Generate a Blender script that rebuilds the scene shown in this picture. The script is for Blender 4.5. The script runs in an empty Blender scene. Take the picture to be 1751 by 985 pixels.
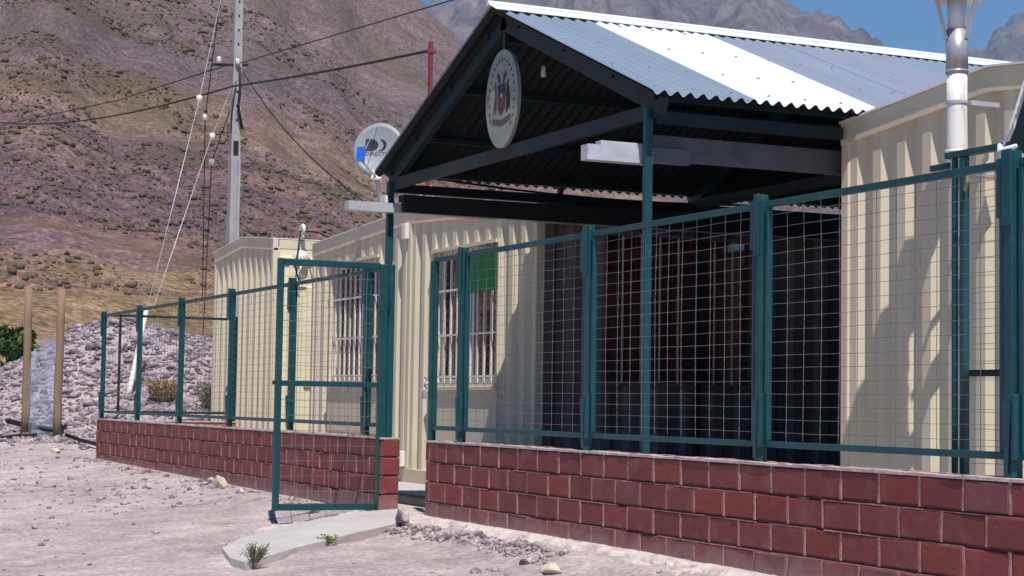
import bpy, bmesh, math, random
import numpy as np
from mathutils import Vector, Matrix
random.seed(7); rng = np.random.default_rng(7)
SC = bpy.context.scene; COL = SC.collection

# ------------------------------------------------------------------ camera
cam_d = bpy.data.cameras.new('camera'); cam = bpy.data.objects.new('camera', cam_d); COL.objects.link(cam)
F = Vector((-0.90482215, 0.42107555, 0.06318428)); R = Vector((0.42276506, 0.90610416, 0.01565085)); U = Vector((0.05066135, -0.04087334, 0.99787915))
CAM = Vector((0, -4.78188, 0.79279))
M = Matrix((R, U, -F)).transposed().to_4x4(); M.translation = CAM
cam.matrix_world = M
cam_d.sensor_fit = 'HORIZONTAL'; cam_d.sensor_width = 36; cam_d.lens = 3113.9/1751*36
cam_d.clip_start = 0.1; cam_d.clip_end = 20000
SC.camera = cam

# ------------------------------------------------------------------ sky, sun, exposure
TOSUN = Vector((0.52, -0.15, 1.0)).normalized()
world = bpy.data.worlds.new('World'); SC.world = world; world.use_nodes = True
wn = world.node_tree; bg = wn.nodes['Background']
sky = wn.nodes.new('ShaderNodeTexSky'); sky.sky_type = 'NISHITA'; sky.sun_disc = False
sky.sun_elevation = math.asin(TOSUN.z); sky.sun_rotation = math.atan2(TOSUN.x, TOSUN.y)
sky.altitude = 1500; sky.air_density = 1.0; sky.dust_density = 0.05; sky.ozone_density = 3.0
hsv = wn.nodes.new('ShaderNodeHueSaturation'); hsv.inputs['Saturation'].default_value = 1.38; wn.links.new(sky.outputs[0], hsv.inputs['Color'])
wn.links.new(hsv.outputs[0], bg.inputs[0]); bg.inputs[1].default_value = 0.08
sl = bpy.data.lights.new('sun', 'SUN'); sl.energy = 5.0; sl.angle = math.radians(0.5); sl.color = (1, 0.95, 0.88)
so = bpy.data.objects.new('sun', sl); COL.objects.link(so); so.rotation_euler = TOSUN.to_track_quat('Z', 'Y').to_euler()
SC.view_settings.view_transform = 'Standard'; SC.view_settings.look = 'None'
SC.view_settings.exposure = 0.27; SC.view_settings.gamma = 1.0
SC.render.engine = 'CYCLES'
SC.cycles.max_bounces = 6; SC.cycles.volume_bounces = 0; SC.cycles.transparent_max_bounces = 12

# ------------------------------------------------------------------ helpers
class MB:
    def __init__(s): s.v = []; s.f = []
    def add(s, vs, fs):
        o = len(s.v); s.v += [tuple(map(float, v)) for v in vs]; s.f += [tuple(i+o for i in f) for f in fs]; return s
    def box(s, x0, x1, y0, y1, z0, z1):
        return s.add([(x0,y0,z0),(x1,y0,z0),(x1,y1,z0),(x0,y1,z0),(x0,y0,z1),(x1,y0,z1),(x1,y1,z1),(x0,y1,z1)],
                     [(0,3,2,1),(4,5,6,7),(0,1,5,4),(1,2,6,5),(2,3,7,6),(3,0,4,7)])
    def cbox(s, x0, x1, y0, y1, z0, z1, c=.004):       # box with chamfered upright and level edges
        b = bmesh.new(); bmesh.ops.create_cube(b, size=1)
        for v in b.verts: v.co = Vector((x0+(x1-x0)*(v.co.x+.5), y0+(y1-y0)*(v.co.y+.5), z0+(z1-z0)*(v.co.z+.5)))
        bmesh.ops.bevel(b, geom=b.edges[:], offset=c, segments=1, affect='EDGES')
        b.verts.ensure_lookup_table(); b.verts.index_update()
        s.add([v.co for v in b.verts], [[v.index for v in f.verts] for f in b.faces]); b.free(); return s
    def beam(s, p, q, w, h, up=(0,0,1)):
        p, q, up = Vector(p), Vector(q), Vector(up); d = (q-p).normalized(); a = d.cross(up).normalized(); b = a.cross(d).normalized()
        vs = [c + a*(i*w/2) + b*(j*h/2) for c in (p, q) for i, j in ((-1,-1),(1,-1),(1,1),(-1,1))]
        return s.add(vs, [(3,2,1,0),(4,5,6,7),(0,1,5,4),(1,2,6,5),(2,3,7,6),(3,0,4,7)])
    def tube(s, pts, r, n=8, cap=True):
        pts = [Vector(p) for p in pts]; rs = r if isinstance(r, (list, tuple)) else [r]*len(pts); o = len(s.v); ref = None
        for i, p in enumerate(pts):
            d = (pts[min(i+1, len(pts)-1)] - pts[max(i-1, 0)]).normalized()
            if ref is None: ref = d.orthogonal().normalized()
            ref = (ref - d*ref.dot(d)).normalized(); b = d.cross(ref)
            for k in range(n):
                t = 2*math.pi*k/n; s.v.append(tuple(p + (ref*math.cos(t) + b*math.sin(t))*rs[i]))
        for i in range(len(pts)-1):
            for k in range(n):
                s.f.append((o+i*n+k, o+i*n+(k+1) % n, o+(i+1)*n+(k+1) % n, o+(i+1)*n+k))
        if cap: s.f.append(tuple(o+k for k in reversed(range(n)))); s.f.append(tuple(o+(len(pts)-1)*n+k for k in range(n)))
        return s
    def prism(s, poly, d):                              # poly: list of 3D points, d: extrusion vector
        n = len(poly); d = Vector(d); vs = [Vector(p) for p in poly] + [Vector(p)+d for p in poly]
        return s.add(vs, [tuple(reversed(range(n))), tuple(range(n, 2*n))] + [(i, (i+1) % n, n+(i+1) % n, n+i) for i in range(n)])
    def torus(s, c, R_, r, ax, n=14, m=6):
        c = Vector(c); ax = Vector(ax).normalized(); a = ax.orthogonal().normalized(); b = ax.cross(a); o = len(s.v)
        for i in range(n):
            t = 2*math.pi*i/n; rad = a*math.cos(t)+b*math.sin(t)
            for k in range(m):
                u = 2*math.pi*k/m; s.v.append(tuple(c + rad*(R_+r*math.cos(u)) + ax*(r*math.sin(u))))
        for i in range(n):
            for k in range(m): s.f.append((o+i*m+k, o+((i+1)%n)*m+k, o+((i+1)%n)*m+(k+1)%m, o+i*m+(k+1)%m))
        return s

ORG = {}
def tag(o, label=None, cat=None, group=None, kind=None):
    if label: o['label'] = label
    if cat: o['category'] = cat
    if group: o['group'] = group
    if kind: o['kind'] = kind
    return o
def thing(name, loc, label, cat, group=None):
    o = bpy.data.objects.new(name, None); COL.objects.link(o); o.location = loc; o.empty_display_size = .2; ORG[o] = Vector(loc)
    return tag(o, label, cat, group)
def mesh_of(name, mb, m, smooth=False, off=(0,0,0)):
    me = bpy.data.meshes.new(name)
    if isinstance(mb, MB): vs = np.array(mb.v, float) - np.array(off, float); fs = mb.f
    else: vs, fs = mb; vs = np.asarray(vs, float) - np.array(off, float)
    me.from_pydata(vs.tolist(), [], fs if isinstance(fs, list) else fs.tolist())
    me.materials.append(m)
    b = bmesh.new(); b.from_mesh(me); bmesh.ops.recalc_face_normals(b, faces=b.faces[:]); b.to_mesh(me); b.free()
    if smooth: me.polygons.foreach_set('use_smooth', [True]*len(me.polygons))
    return me
def obj(name, mb, m, parent=None, smooth=False, loc=None):
    """one mesh object; vertices are given in world coordinates; loc = its own origin (for free-standing meshes)"""
    org = ORG[parent] if parent is not None else Vector(loc or (0,0,0))
    o = bpy.data.objects.new(name, mesh_of(name, mb, m, smooth, org)); COL.objects.link(o)
    if parent is not None: o.parent = parent
    else: o.location = org
    ORG[o] = org
    return o
def inst(name, me, parent, wloc, rot=(0,0,0), scl=(1,1,1)):
    o = bpy.data.objects.new(name, me); COL.objects.link(o); o.parent = parent
    o.location = Vector(wloc) - ORG[parent]; o.rotation_euler = rot; o.scale = scl; ORG[o] = Vector(wloc)
    return o
def copy_tree(o, d, label=None):
    c = o.copy(); COL.objects.link(c); c.location = o.location + Vector(d); ORG[c] = ORG[o] + Vector(d)
    if label: c['label'] = label
    def rec(a, b):
        for ch in a.children:
            e = ch.copy(); COL.objects.link(e); e.parent = b; ORG[e] = ORG[ch] + Vector(d); rec(ch, e)
    rec(o, c); return c

# value noise
_P = rng.random((256, 256))
def vn(x, y):
    x = np.asarray(x, float); y = np.asarray(y, float); xi = np.floor(x).astype(int); yi = np.floor(y).astype(int)
    fx = x-xi; fy = y-yi; fx = fx*fx*(3-2*fx); fy = fy*fy*(3-2*fy)
    g = lambda a, b: _P[a & 255, b & 255]
    return (g(xi,yi)*(1-fx)+g(xi+1,yi)*fx)*(1-fy) + (g(xi,yi+1)*(1-fx)+g(xi+1,yi+1)*fx)*fy
def fbm(x, y, o=4):
    s = 0; a = .5
    for i in range(o): s = s + a*vn(x*2**i+17*i, y*2**i+5*i); a /= 2
    return s/(1-.5**o)
def sstep(a, b, x): t = np.clip((np.asarray(x, float)-a)/(b-a), 0, 1); return t*t*(3-2*t)

# ------------------------------------------------------------------ materials
def mat(name, col, rough=.6, metal=0, var=.12, vscale=3, bump=0, bscale=40, col2=None, objvar=0, spec=.4, det=6, stretch=None, mid=.5, wid=.18):
    m = bpy.data.materials.new(name); m.use_nodes = True; n = m.node_tree.nodes; l = m.node_tree.links; b = n['Principled BSDF']
    b.inputs['Roughness'].default_value = rough; b.inputs['Metallic'].default_value = metal; b.inputs['Specular IOR Level'].default_value = spec
    tc = n.new('ShaderNodeTexCoord'); src = tc.outputs['Object']
    if stretch:
        mp = n.new('ShaderNodeMapping'); mp.inputs['Scale'].default_value = stretch; l.new(src, mp.inputs[0]); src = mp.outputs[0]
    no = n.new('ShaderNodeTexNoise'); no.inputs['Scale'].default_value = vscale; no.inputs['Detail'].default_value = det; no.inputs['Roughness'].default_value = .65; l.new(src, no.inputs['Vector'])
    mr = n.new('ShaderNodeMapRange'); mr.inputs[1].default_value = mid-wid; mr.inputs[2].default_value = mid+wid; l.new(no.outputs[0], mr.inputs[0])
    mx = n.new('ShaderNodeMix'); mx.data_type = 'RGBA'; l.new(mr.outputs[0], mx.inputs[0])
    c2 = col2 if col2 else tuple(c*(1-2*var) for c in col)
    c1 = col if col2 else tuple(min(1, c*(1+var)) for c in col)
    mx.inputs[6].default_value = (*c1, 1); mx.inputs[7].default_value = (*c2, 1); out = mx.outputs[2]
    if objvar:
        oi = n.new('ShaderNodeObjectInfo'); hs = n.new('ShaderNodeHueSaturation'); mr2 = n.new('ShaderNodeMapRange'); l.new(oi.outputs['Random'], mr2.inputs[0])
        mr2.inputs[3].default_value = 1-objvar; mr2.inputs[4].default_value = 1+objvar; l.new(mr2.outputs[0], hs.inputs['Value'])
        l.new(out, hs.inputs['Color']); out = hs.outputs[0]
    l.new(out, b.inputs['Base Color'])
    if bump:
        n2 = n.new('ShaderNodeTexNoise'); n2.inputs['Scale'].default_value = bscale; n2.inputs['Detail'].default_value = 5; l.new(src, n2.inputs['Vector'])
        bp = n.new('ShaderNodeBump'); bp.inputs['Strength'].default_value = 1; bp.inputs['Distance'].default_value = bump; l.new(n2.outputs[0], bp.inputs['Height']); l.new(bp.outputs[0], b.inputs['Normal'])
    return m
CREAM = mat('cream_paint', (.69,.605,.45), .5, 0, .07, 1.3, .004, 7, col2=(.60,.52,.385), det=8, stretch=(1,1,.35))
CREAMY = mat('yellow_cream_paint', (.74,.68,.48), .5, 0, .05, 1.5, .0008, 30)
CREAM_SHADE = mat('shaded_cream_paint', (.17,.145,.135), .6, 0, .15, 1.5, .001, 30)  # cream side wall under the canopy, its shade put into the colour
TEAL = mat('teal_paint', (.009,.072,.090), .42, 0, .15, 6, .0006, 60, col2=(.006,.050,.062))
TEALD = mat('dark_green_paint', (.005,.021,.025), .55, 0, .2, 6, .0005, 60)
UNDERSHADE = mat('roof_underside_shade', (.006,.009,.010), .8, 0, .2, 4)  # near-black colour standing in for the shade under the roof sheets
WIRE = mat('galvanised_wire', (.25,.215,.22), .45, .4, .1, 20)
BRICK = mat('maroon_painted_brick', (.225,.040,.038), .58, 0, .2, 9, .0022, 45, col2=(.165,.038,.040), objvar=.13, det=9)
BRICK2 = mat('redder_brick', (.26,.046,.034), .58, 0, .15, 9, .0022, 45, col2=(.19,.036,.031), objvar=.12)
BRICK3 = mat('dusty_brick', (.22,.065,.062), .7, 0, .15, 9, .0022, 45, col2=(.16,.058,.060), objvar=.12)
INRED = mat('red_render', (.36,.12,.085), .7, 0, .1, 4, .002, 30)
MORTAR = mat('pink_mortar', (.46,.26,.235), .85, 0, .2, 14, .004, 60, col2=(.28,.12,.11))
def dust(m, z0, z1, col, sc=9, kmax=.75):
    n = m.node_tree.nodes; l = m.node_tree.links; b = n['Principled BSDF']; src = b.inputs['Base Color'].links[0].from_socket
    g = n.new('ShaderNodeNewGeometry'); sp = n.new('ShaderNodeSeparateXYZ'); l.new(g.outputs['Position'], sp.inputs[0])
    no = n.new('ShaderNodeTexNoise'); no.inputs['Scale'].default_value = sc; no.inputs['Detail'].default_value = 7; l.new(g.outputs['Position'], no.inputs['Vector'])
    md = n.new('ShaderNodeMath'); md.operation = 'MULTIPLY_ADD'; l.new(no.outputs[0], md.inputs[0]); md.inputs[1].default_value = (z1-z0)*1.6; md.inputs[2].default_value = -(z1-z0)*.8
    sb = n.new('ShaderNodeMath'); sb.operation = 'ADD'; l.new(sp.outputs['Z'], sb.inputs[0]); l.new(md.outputs[0], sb.inputs[1])
    mr = n.new('ShaderNodeMapRange'); l.new(sb.outputs[0], mr.inputs[0]); mr.inputs[1].default_value = z0; mr.inputs[2].default_value = z1; mr.inputs[3].default_value = kmax; mr.inputs[4].default_value = 0
    mx = n.new('ShaderNodeMix'); mx.data_type = 'RGBA'; l.new(mr.outputs[0], mx.inputs[0]); l.new(src, mx.inputs[6]); mx.inputs[7].default_value = (*col, 1); l.new(mx.outputs[2], b.inputs['Base Color'])
def blotch(m, sc, lo, hi, col, k, st=(1,1,1)):
    n = m.node_tree.nodes; l = m.node_tree.links; b = n['Principled BSDF']; src = b.inputs['Base Color'].links[0].from_socket
    g = n.new('ShaderNodeNewGeometry'); mp = n.new('ShaderNodeMapping'); mp.inputs['Scale'].default_value = st; l.new(g.outputs['Position'], mp.inputs[0])
    no = n.new('ShaderNodeTexNoise'); no.inputs['Scale'].default_value = sc; no.inputs['Detail'].default_value = 8; no.inputs['Roughness'].default_value = .6; l.new(mp.outputs[0], no.inputs['Vector'])
    mr = n.new('ShaderNodeMapRange'); l.new(no.outputs[0], mr.inputs[0]); mr.inputs[1].default_value = lo; mr.inputs[2].default_value = hi; mr.inputs[4].default_value = k
    mx = n.new('ShaderNodeMix'); mx.data_type = 'RGBA'; l.new(mr.outputs[0], mx.inputs[0]); l.new(src, mx.inputs[6]); mx.inputs[7].default_value = (*col, 1); l.new(mx.outputs[2], b.inputs['Base Color'])
for m_ in (BRICK, BRICK2, BRICK3): blotch(m_, 5, .52, .68, (.30,.12,.11), .40); blotch(m_, 2.2, .55, .62, (.10,.028,.032), .35); blotch(m_, 40, .66, .72, (.42,.26,.24), .5); dust(m_, -.02, .13, (.33,.22,.21))
blotch(CREAM, 1.6, .56, .75, (.42,.36,.27), .45, (2.2,2.2,.35)); dust(CREAM, .02, .45, (.42,.34,.27), 5, .45); blotch(CREAM, 3.3, .68, .74, (.30,.13,.06), .5, (3,3,.4))
blotch(TEAL, 7, .60, .72, (.05,.12,.13), .35); blotch(TEAL, 16, .69, .73, (.12,.05,.025), .7)
CAPM = mat('pale_mortar', (.55,.42,.40), .85, 0, .15, 10, .004, 50)
ZINC = mat('weathered_zinc', (.235,.295,.375), .42, .12, .06, 1.4, .001, 40, col2=(.205,.26,.335), det=9, stretch=(.5,2.5,1))
ZINCB = mat('bright_zinc', (.76,.79,.81), .45, .1, .05, 1.4, .001, 40, col2=(.66,.69,.72), det=9, stretch=(.5,2.5,1))
ZINCP = mat('lavender_zinc', (.275,.31,.40), .42, .12, .06, 1.4, .001, 40, col2=(.235,.265,.35), det=9, stretch=(.5,2.5,1))
GUTTER = mat('gutter_metal', (.55,.56,.60), .4, .25, .12, 5, .0015, 25)
GLASSD = mat('dark_glass', (.02,.012,.014), .08, 0, .1, 3)
CURT = mat('maroon_curtain', (.36,.05,.06), .85, 0, .2, 5, stretch=(6,1,.5))
WHITE = mat('white_paint', (.74,.70,.64), .5, 0, .06, 8)
CONC = mat('pale_concrete', (.50,.47,.46), .8, 0, .1, 2.2, .003, 50, col2=(.40,.365,.355), det=9)
LEDGE = mat('crumbled_concrete', (.53,.465,.44), .9, 0, .2, 7, .008, 40, col2=(.34,.26,.25), det=9, mid=.56, wid=.1)
POLEM = mat('grey_concrete', (.36,.34,.345), .8, 0, .1, 3, .004, 30)
STEEL_SHADE = mat('roof_shaded_steel', (.13,.13,.145), .5, .2, .15, 4)  # steel darkened in colour for the roof's shade past the front post
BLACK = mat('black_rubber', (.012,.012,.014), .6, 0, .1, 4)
WOOD = mat('weathered_timber', (.30,.19,.11), .85, 0, .2, 5, .006, 30, col2=(.19,.13,.10), stretch=(1,1,.2))
RUST = mat('red_oxide_paint', (.17,.028,.030), .6, 0, .2, 8)
ROCK = mat('pale_rock', (.56,.47,.46), .9, 0, .2, 9, .012, 20, col2=(.19,.145,.165), objvar=.25, det=3, wid=.10)
ROCKY = mat('cream_rock', (.62,.54,.42), .9, 0, .15, 6, .015, 12)
DISHM = mat('dish_grey', (.26,.275,.31), .45, 0, .08, 4)
BLUE = mat('blue_plastic', (.01,.10,.55), .4, 0, .05, 4)
INK = mat('black_print', (.012,.014,.018), .6, 0, .05, 4)
PAPER = mat('plaque_cream', (.26,.29,.25), .6, 0, .1, 12)
GREENC = mat('green_cloth', (.004,.125,.032), .8, 0, .15, 30, .002, 120)
LEAFD = mat('dark_leaf', (.035,.085,.018), .7, 0, .3, 2, col2=(.055,.11,.02))
STRAW = mat('dry_grass', (.34,.25,.13), .9, 0, .2, 6)
WEED = mat('grey_green_weed', (.13,.14,.075), .85, 0, .2, 6)
WEEDY = mat('yellow_green_weed', (.26,.28,.09), .8, 0, .2, 6)
SHRUB = mat('desert_shrub', (.085,.070,.046), .95, 0, .35, .35, col2=(.135,.098,.068))
CLOTH = mat('white_shade_cloth', (.74,.76,.82), .85, 0, .08, 4, .004, 30)
STEEL = mat('flue_metal', (.42,.40,.43), .4, .35, .12, 5, .001, 30)
def flue_mat():
    m = mat('limewashed_flue', (.78,.74,.72), .75, 0, .1, 3, .003, 25, col2=(.50,.46,.46), stretch=(5,5,1.1), mid=.56, wid=.07, det=8)
    return m
FLUE = flue_mat()

for m_ in (ZINC, ZINCP, ZINCB): blotch(m_, 2.5, .56, .72, (.42,.40,.40), .15, (.5,3,1)); blotch(m_, 9, .68, .74, (.22,.13,.09), .25, (.4,3,1))
def ramp_mat(name, stops, layers, bump=0, bscale=1, rough=.95, fine=None, fine2=None):
    """layers: (scale, weight, detail, stretch) noises summed, then a colour ramp; fine=(scale, lo, hi) speckle"""
    m = bpy.data.materials.new(name); m.use_nodes = True; n = m.node_tree.nodes; l = m.node_tree.links; b = n['Principled BSDF']
    b.inputs['Roughness'].default_value = rough; b.inputs['Specular IOR Level'].default_value = .15
    tc = n.new('ShaderNodeTexCoord'); acc = None
    for sc, w, det, st in layers:
        mp = n.new('ShaderNodeMapping'); mp.inputs['Scale'].default_value = st[:3]; mp.inputs['Rotation'].default_value = (0, 0, st[3] if len(st) > 3 else 0); l.new(tc.outputs['Object'], mp.inputs[0])
        no = n.new('ShaderNodeTexNoise'); no.inputs['Scale'].default_value = sc; no.inputs['Detail'].default_value = det; no.inputs['Roughness'].default_value = .62; l.new(mp.outputs[0], no.inputs['Vector'])
        mu = n.new('ShaderNodeMath'); mu.operation = 'MULTIPLY_ADD'; l.new(no.outputs[0], mu.inputs[0]); mu.inputs[1].default_value = w
        if acc is None: mu.inputs[2].default_value = 0
        else: l.new(acc, mu.inputs[2])
        acc = mu.outputs[0]
    cr = n.new('ShaderNodeValToRGB'); l.new(acc, cr.inputs[0]); e = cr.color_ramp.elements
    while len(e) > 1: e.remove(e[0])
    e[0].position = stops[0][0]; e[0].color = (*stops[0][1], 1)
    for p, c in stops[1:]: x = e.new(p); x.color = (*c, 1)
    out = cr.outputs[0]
    for fi in (fine, fine2):
        if fi:
            no = n.new('ShaderNodeTexNoise'); no.inputs['Scale'].default_value = fi[0]; no.inputs['Detail'].default_value = 4; l.new(tc.outputs['Object'], no.inputs['Vector'])
            mr = n.new('ShaderNodeMapRange'); l.new(no.outputs[0], mr.inputs[0]); mr.inputs[1].default_value = .32; mr.inputs[2].default_value = .68; mr.inputs[3].default_value = fi[1]; mr.inputs[4].default_value = fi[2]
            hs = n.new('ShaderNodeHueSaturation'); l.new(mr.outputs[0], hs.inputs['Value']); l.new(out, hs.inputs['Color']); out = hs.outputs[0]
    l.new(out, b.inputs['Base Color'])
    if bump:
        n2 = n.new('ShaderNodeTexNoise'); n2.inputs['Scale'].default_value = bscale; n2.inputs['Detail'].default_value = 8; l.new(tc.outputs['Object'], n2.inputs['Vector'])
        bp = n.new('ShaderNodeBump'); bp.inputs['Strength'].default_value = 1; bp.inputs['Distance'].default_value = bump; l.new(n2.outputs[0], bp.inputs['Height']); l.new(bp.outputs[0], b.inputs['Normal'])
    return m
DIRT = ramp_mat('pinkish_dirt', [(.34,(.27,.22,.23)),(.46,(.375,.31,.31)),(.56,(.44,.37,.365)),(.68,(.50,.43,.41))],
                [(.55,.55,6,(1,1,1)),(3.2,.45,8,(1,1,1))], bump=.025, bscale=9, fine=(30,.72,1.2), fine2=(4,.86,1.1))
def hill_mat():
    m = bpy.data.materials.new('hillside_scree'); m.use_nodes = True; n = m.node_tree.nodes; l = m.node_tree.links; b = n['Principled BSDF']
    b.inputs['Roughness'].default_value = .95; b.inputs['Specular IOR Level'].default_value = .1
    tc = n.new('ShaderNodeTexCoord'); sep = n.new('ShaderNodeSeparateXYZ'); l.new(tc.outputs['Object'], sep.inputs[0])
    def noise(sc, det, st=(1,1,1), rz=0, dist=0):
        mp = n.new('ShaderNodeMapping'); mp.inputs['Scale'].default_value = st; mp.inputs['Rotation'].default_value = (0,0,rz); l.new(tc.outputs['Object'], mp.inputs[0])
        no = n.new('ShaderNodeTexNoise'); no.inputs['Scale'].default_value = sc; no.inputs['Detail'].default_value = det; no.inputs['Roughness'].default_value = .62; no.inputs['Distortion'].default_value = dist; l.new(mp.outputs[0], no.inputs['Vector']); return no.outputs[0]
    def ma(a, k, c=None, op='MULTIPLY_ADD'):
        q = n.new('ShaderNodeMath'); q.operation = op; l.new(a, q.inputs[0])
        if hasattr(k, 'links'): l.new(k, q.inputs[1])
        else: q.inputs[1].default_value = k
        if c is None: q.inputs[2].default_value = 0
        elif hasattr(c, 'links'): l.new(c, q.inputs[2])
        else: q.inputs[2].default_value = c
        return q.outputs[0]
    # beds of different rock follow the height, bent and broken by noise
    v = ma(sep.outputs['Z'], 1/80.0, -.42); v = ma(noise(.016, 5, dist=.6), .62, v); v = ma(noise(.09, 7, (1,1,1.5), .5), .30, v); v = ma(noise(.5, 4), .10, v)
    cr = n.new('ShaderNodeValToRGB'); l.new(v, cr.inputs[0]); e = cr.color_ramp.elements
    stops = [(.06,(.32,.22,.135)),(.14,(.28,.185,.12)),(.20,(.235,.165,.09)),(.27,(.20,.125,.115)),(.33,(.130,.088,.100)),(.40,(.17,.110,.115)),(.47,(.235,.160,.125)),(.54,(.16,.115,.09)),(.61,(.175,.120,.125)),(.70,(.125,.095,.105)),(.80,(.15,.11,.115)),(.92,(.17,.125,.125))]
    while len(e) > 1: e.remove(e[0])
    e[0].position = stops[0][0]; e[0].color = (*stops[0][1], 1)
    for p, c in stops[1:]: x = e.new(p); x.color = (*c, 1)
    out = cr.outputs[0]
    for sc, lo, hi, a0, a1 in ((.22,.84,1.16,.38,.62),(1.1,.72,1.25,.38,.62),(3.2,.62,1.36,.40,.60)):
        mr = n.new('ShaderNodeMapRange'); l.new(noise(sc, 4), mr.inputs[0]); mr.inputs[1].default_value = a0; mr.inputs[2].default_value = a1; mr.inputs[3].default_value = lo; mr.inputs[4].default_value = hi
        hs = n.new('ShaderNodeHueSaturation'); l.new(mr.outputs[0], hs.inputs['Value']); l.new(out, hs.inputs['Color']); out = hs.outputs[0]
    # scrub growing thickly in patches: olive tint
    mr = n.new('ShaderNodeMapRange'); l.new(noise(.02, 6, (1,1,1), 1.1, .8), mr.inputs[0]); mr.inputs[1].default_value = .50; mr.inputs[2].default_value = .62; mr.inputs[4].default_value = .55
    mx = n.new('ShaderNodeMix'); mx.data_type = 'RGBA'; l.new(mr.outputs[0], mx.inputs[0]); l.new(out, mx.inputs[6]); mx.inputs[7].default_value = (.095,.078,.045,1); out = mx.outputs[2]
    l.new(out, b.inputs['Base Color'])
    bp = n.new('ShaderNodeBump'); bp.inputs['Distance'].default_value = 1.1; l.new(noise(.28, 9), bp.inputs['Height']); bp2 = n.new('ShaderNodeBump'); bp2.inputs['Distance'].default_value = .22; l.new(noise(2.4, 4), bp2.inputs['Height']); l.new(bp.outputs[0], bp2.inputs['Normal']); l.new(bp2.outputs[0], b.inputs['Normal'])
    return m
HILLM = hill_mat()
FARM = ramp_mat('far_rock', [(.36,(.055,.050,.060)),(.48,(.105,.090,.100)),(.6,(.18,.15,.145))],
                [(.0016,.5,6,(1,1,1)),(.009,.5,9,(1,1,1))], bump=30, bscale=.022, fine=(.03,.72,1.22))

# ------------------------------------------------------------------ ground (one sheet to the foot of the hills)
def ground_h(x, y):
    x = np.asarray(x, float); y = np.asarray(y, float)
    z = -.02 - .085*sstep(-.18, -.75, y) - .06*np.clip(-y-.8, 0, 6)
    z = z + .07*np.clip((-13-x)/9, 0, 1)
    z = z + np.where(y < -.05, 1, .1)*(.05*(fbm(x*.9, y*.9, 3)-.5) + .035*(fbm(x*4, y*4, 3)-.5))*sstep(0, -.25, y)
    m = 2.05*np.exp(-((x+32.6)/3.0)**2/2*1.0)*np.exp(-((y-2.9)/2.25)**2/2)
    m = m*(1+.25*(fbm(x*.9+9, y*.9, 4)-.5)) + .2*(fbm(x*1.6, y*1.6, 3)-.5)*np.clip(m, 0, .6)
    m = m*sstep(-24.6, -27.4, x)
    z = z + m + np.clip((-36-x)*.02, 0, 1.2)
    z = z + .06*(fbm(x*3, y*3, 3)-.45)*sstep(-24, -26, x)
    return z
def axis(pts):
    out = []
    for a, b, st in pts: out += list(np.arange(a, b, st))
    return np.array(sorted(set(np.round(out+[pts[-1][1]], 4))))
gx = axis([(-400,-120,20),(-120,-50,3),(-50,-24,.16),(-24,-14.5,.08),(-14.5,-4,.045),(-4,4,.4),(4,60,8),(60,400,40)])
gy = axis([(-400,-60,40),(-60,-8,4),(-8,-3.8,.35),(-3.8,.12,.045),(.12,8,.3),(8,60,3),(60,400,30)])
X, Y = np.meshgrid(gx, gy, indexing='ij'); Z = ground_h(X, Y)
def grid(X, Y, Z, name, m, kind='structure', smooth=True):
    nx, ny = X.shape; v = np.stack([X.ravel(), Y.ravel(), Z.ravel()], 1); i = np.arange(nx*ny).reshape(nx, ny)
    f = np.stack([i[:-1,:-1].ravel(), i[1:,:-1].ravel(), i[1:,1:].ravel(), i[:-1,1:].ravel()], 1)
    me = bpy.data.meshes.new(name); me.vertices.add(len(v)); me.vertices.foreach_set('co', v.ravel()); me.loops.add(f.size); me.loops.foreach_set('vertex_index', f.ravel().astype(np.int32))
    me.polygons.add(len(f)); me.polygons.foreach_set('loop_start', np.arange(0, f.size, 4, dtype=np.int32)); me.polygons.foreach_set('loop_total', np.full(len(f), 4, np.int32))
    me.update(calc_edges=True); me.materials.append(m)
    if smooth: me.polygons.foreach_set('use_smooth', [True]*len(f))
    o = bpy.data.objects.new(name, me); COL.objects.link(o); ORG[o] = Vector((0,0,0))
    return tag(o, kind=kind)
grid(X, Y, Z, 'ground', DIRT)

# hillside behind, in bearing/range about the camera's spot
def ridge(th):       # degrees -> top elevation (tan)
    return np.interp(th, [-40,-10,5,10,16,20,22.0,23.5,27,31,36,45,60,90], [.30,.36,.40,.385,.31,.245,.221,.199,.165,.14,.125,.12,.15,.2])
def hill_h(x, y):
    dx = -(x); dy = y+4.78; r = np.hypot(dx, dy); th = np.degrees(np.arctan2(dy, dx))
    t = np.clip((r-52)/(520-52), 0, 1.0)
    e = ridge(th)*(t**.72)
    z = r*e
    sp = fbm(th*.23+3.1, r*.0012, 3)-.5
    z = z*(1+.22*sp*sstep(60, 200, r)*(1-sstep(380, 520, r)))
    z = z + (fbm(x*.03, y*.03, 5)-.5)*.07*np.clip(r-60, 0, 400)*.8*(1-.6*sstep(420, 520, r)) + (fbm(x*.3, y*.3, 3)-.5)*.9*sstep(50, 80, r)
    return z + .6
th = np.radians(np.linspace(-30, 75, 560)); rr = 50*(900/50)**np.linspace(0, 1, 230)
TH, RR = np.meshgrid(th, rr, indexing='ij'); HX = -RR*np.cos(TH); HY = RR*np.sin(TH)-4.78
HZ = hill_h(HX, HY); HZ = HZ - sstep(50, 60, 110-RR)*0 - np.clip(RR-530, 0, 400)*.25; HZ[:, 0] = -1
grid(HX, HY, HZ, 'hillside', HILLM)

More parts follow.
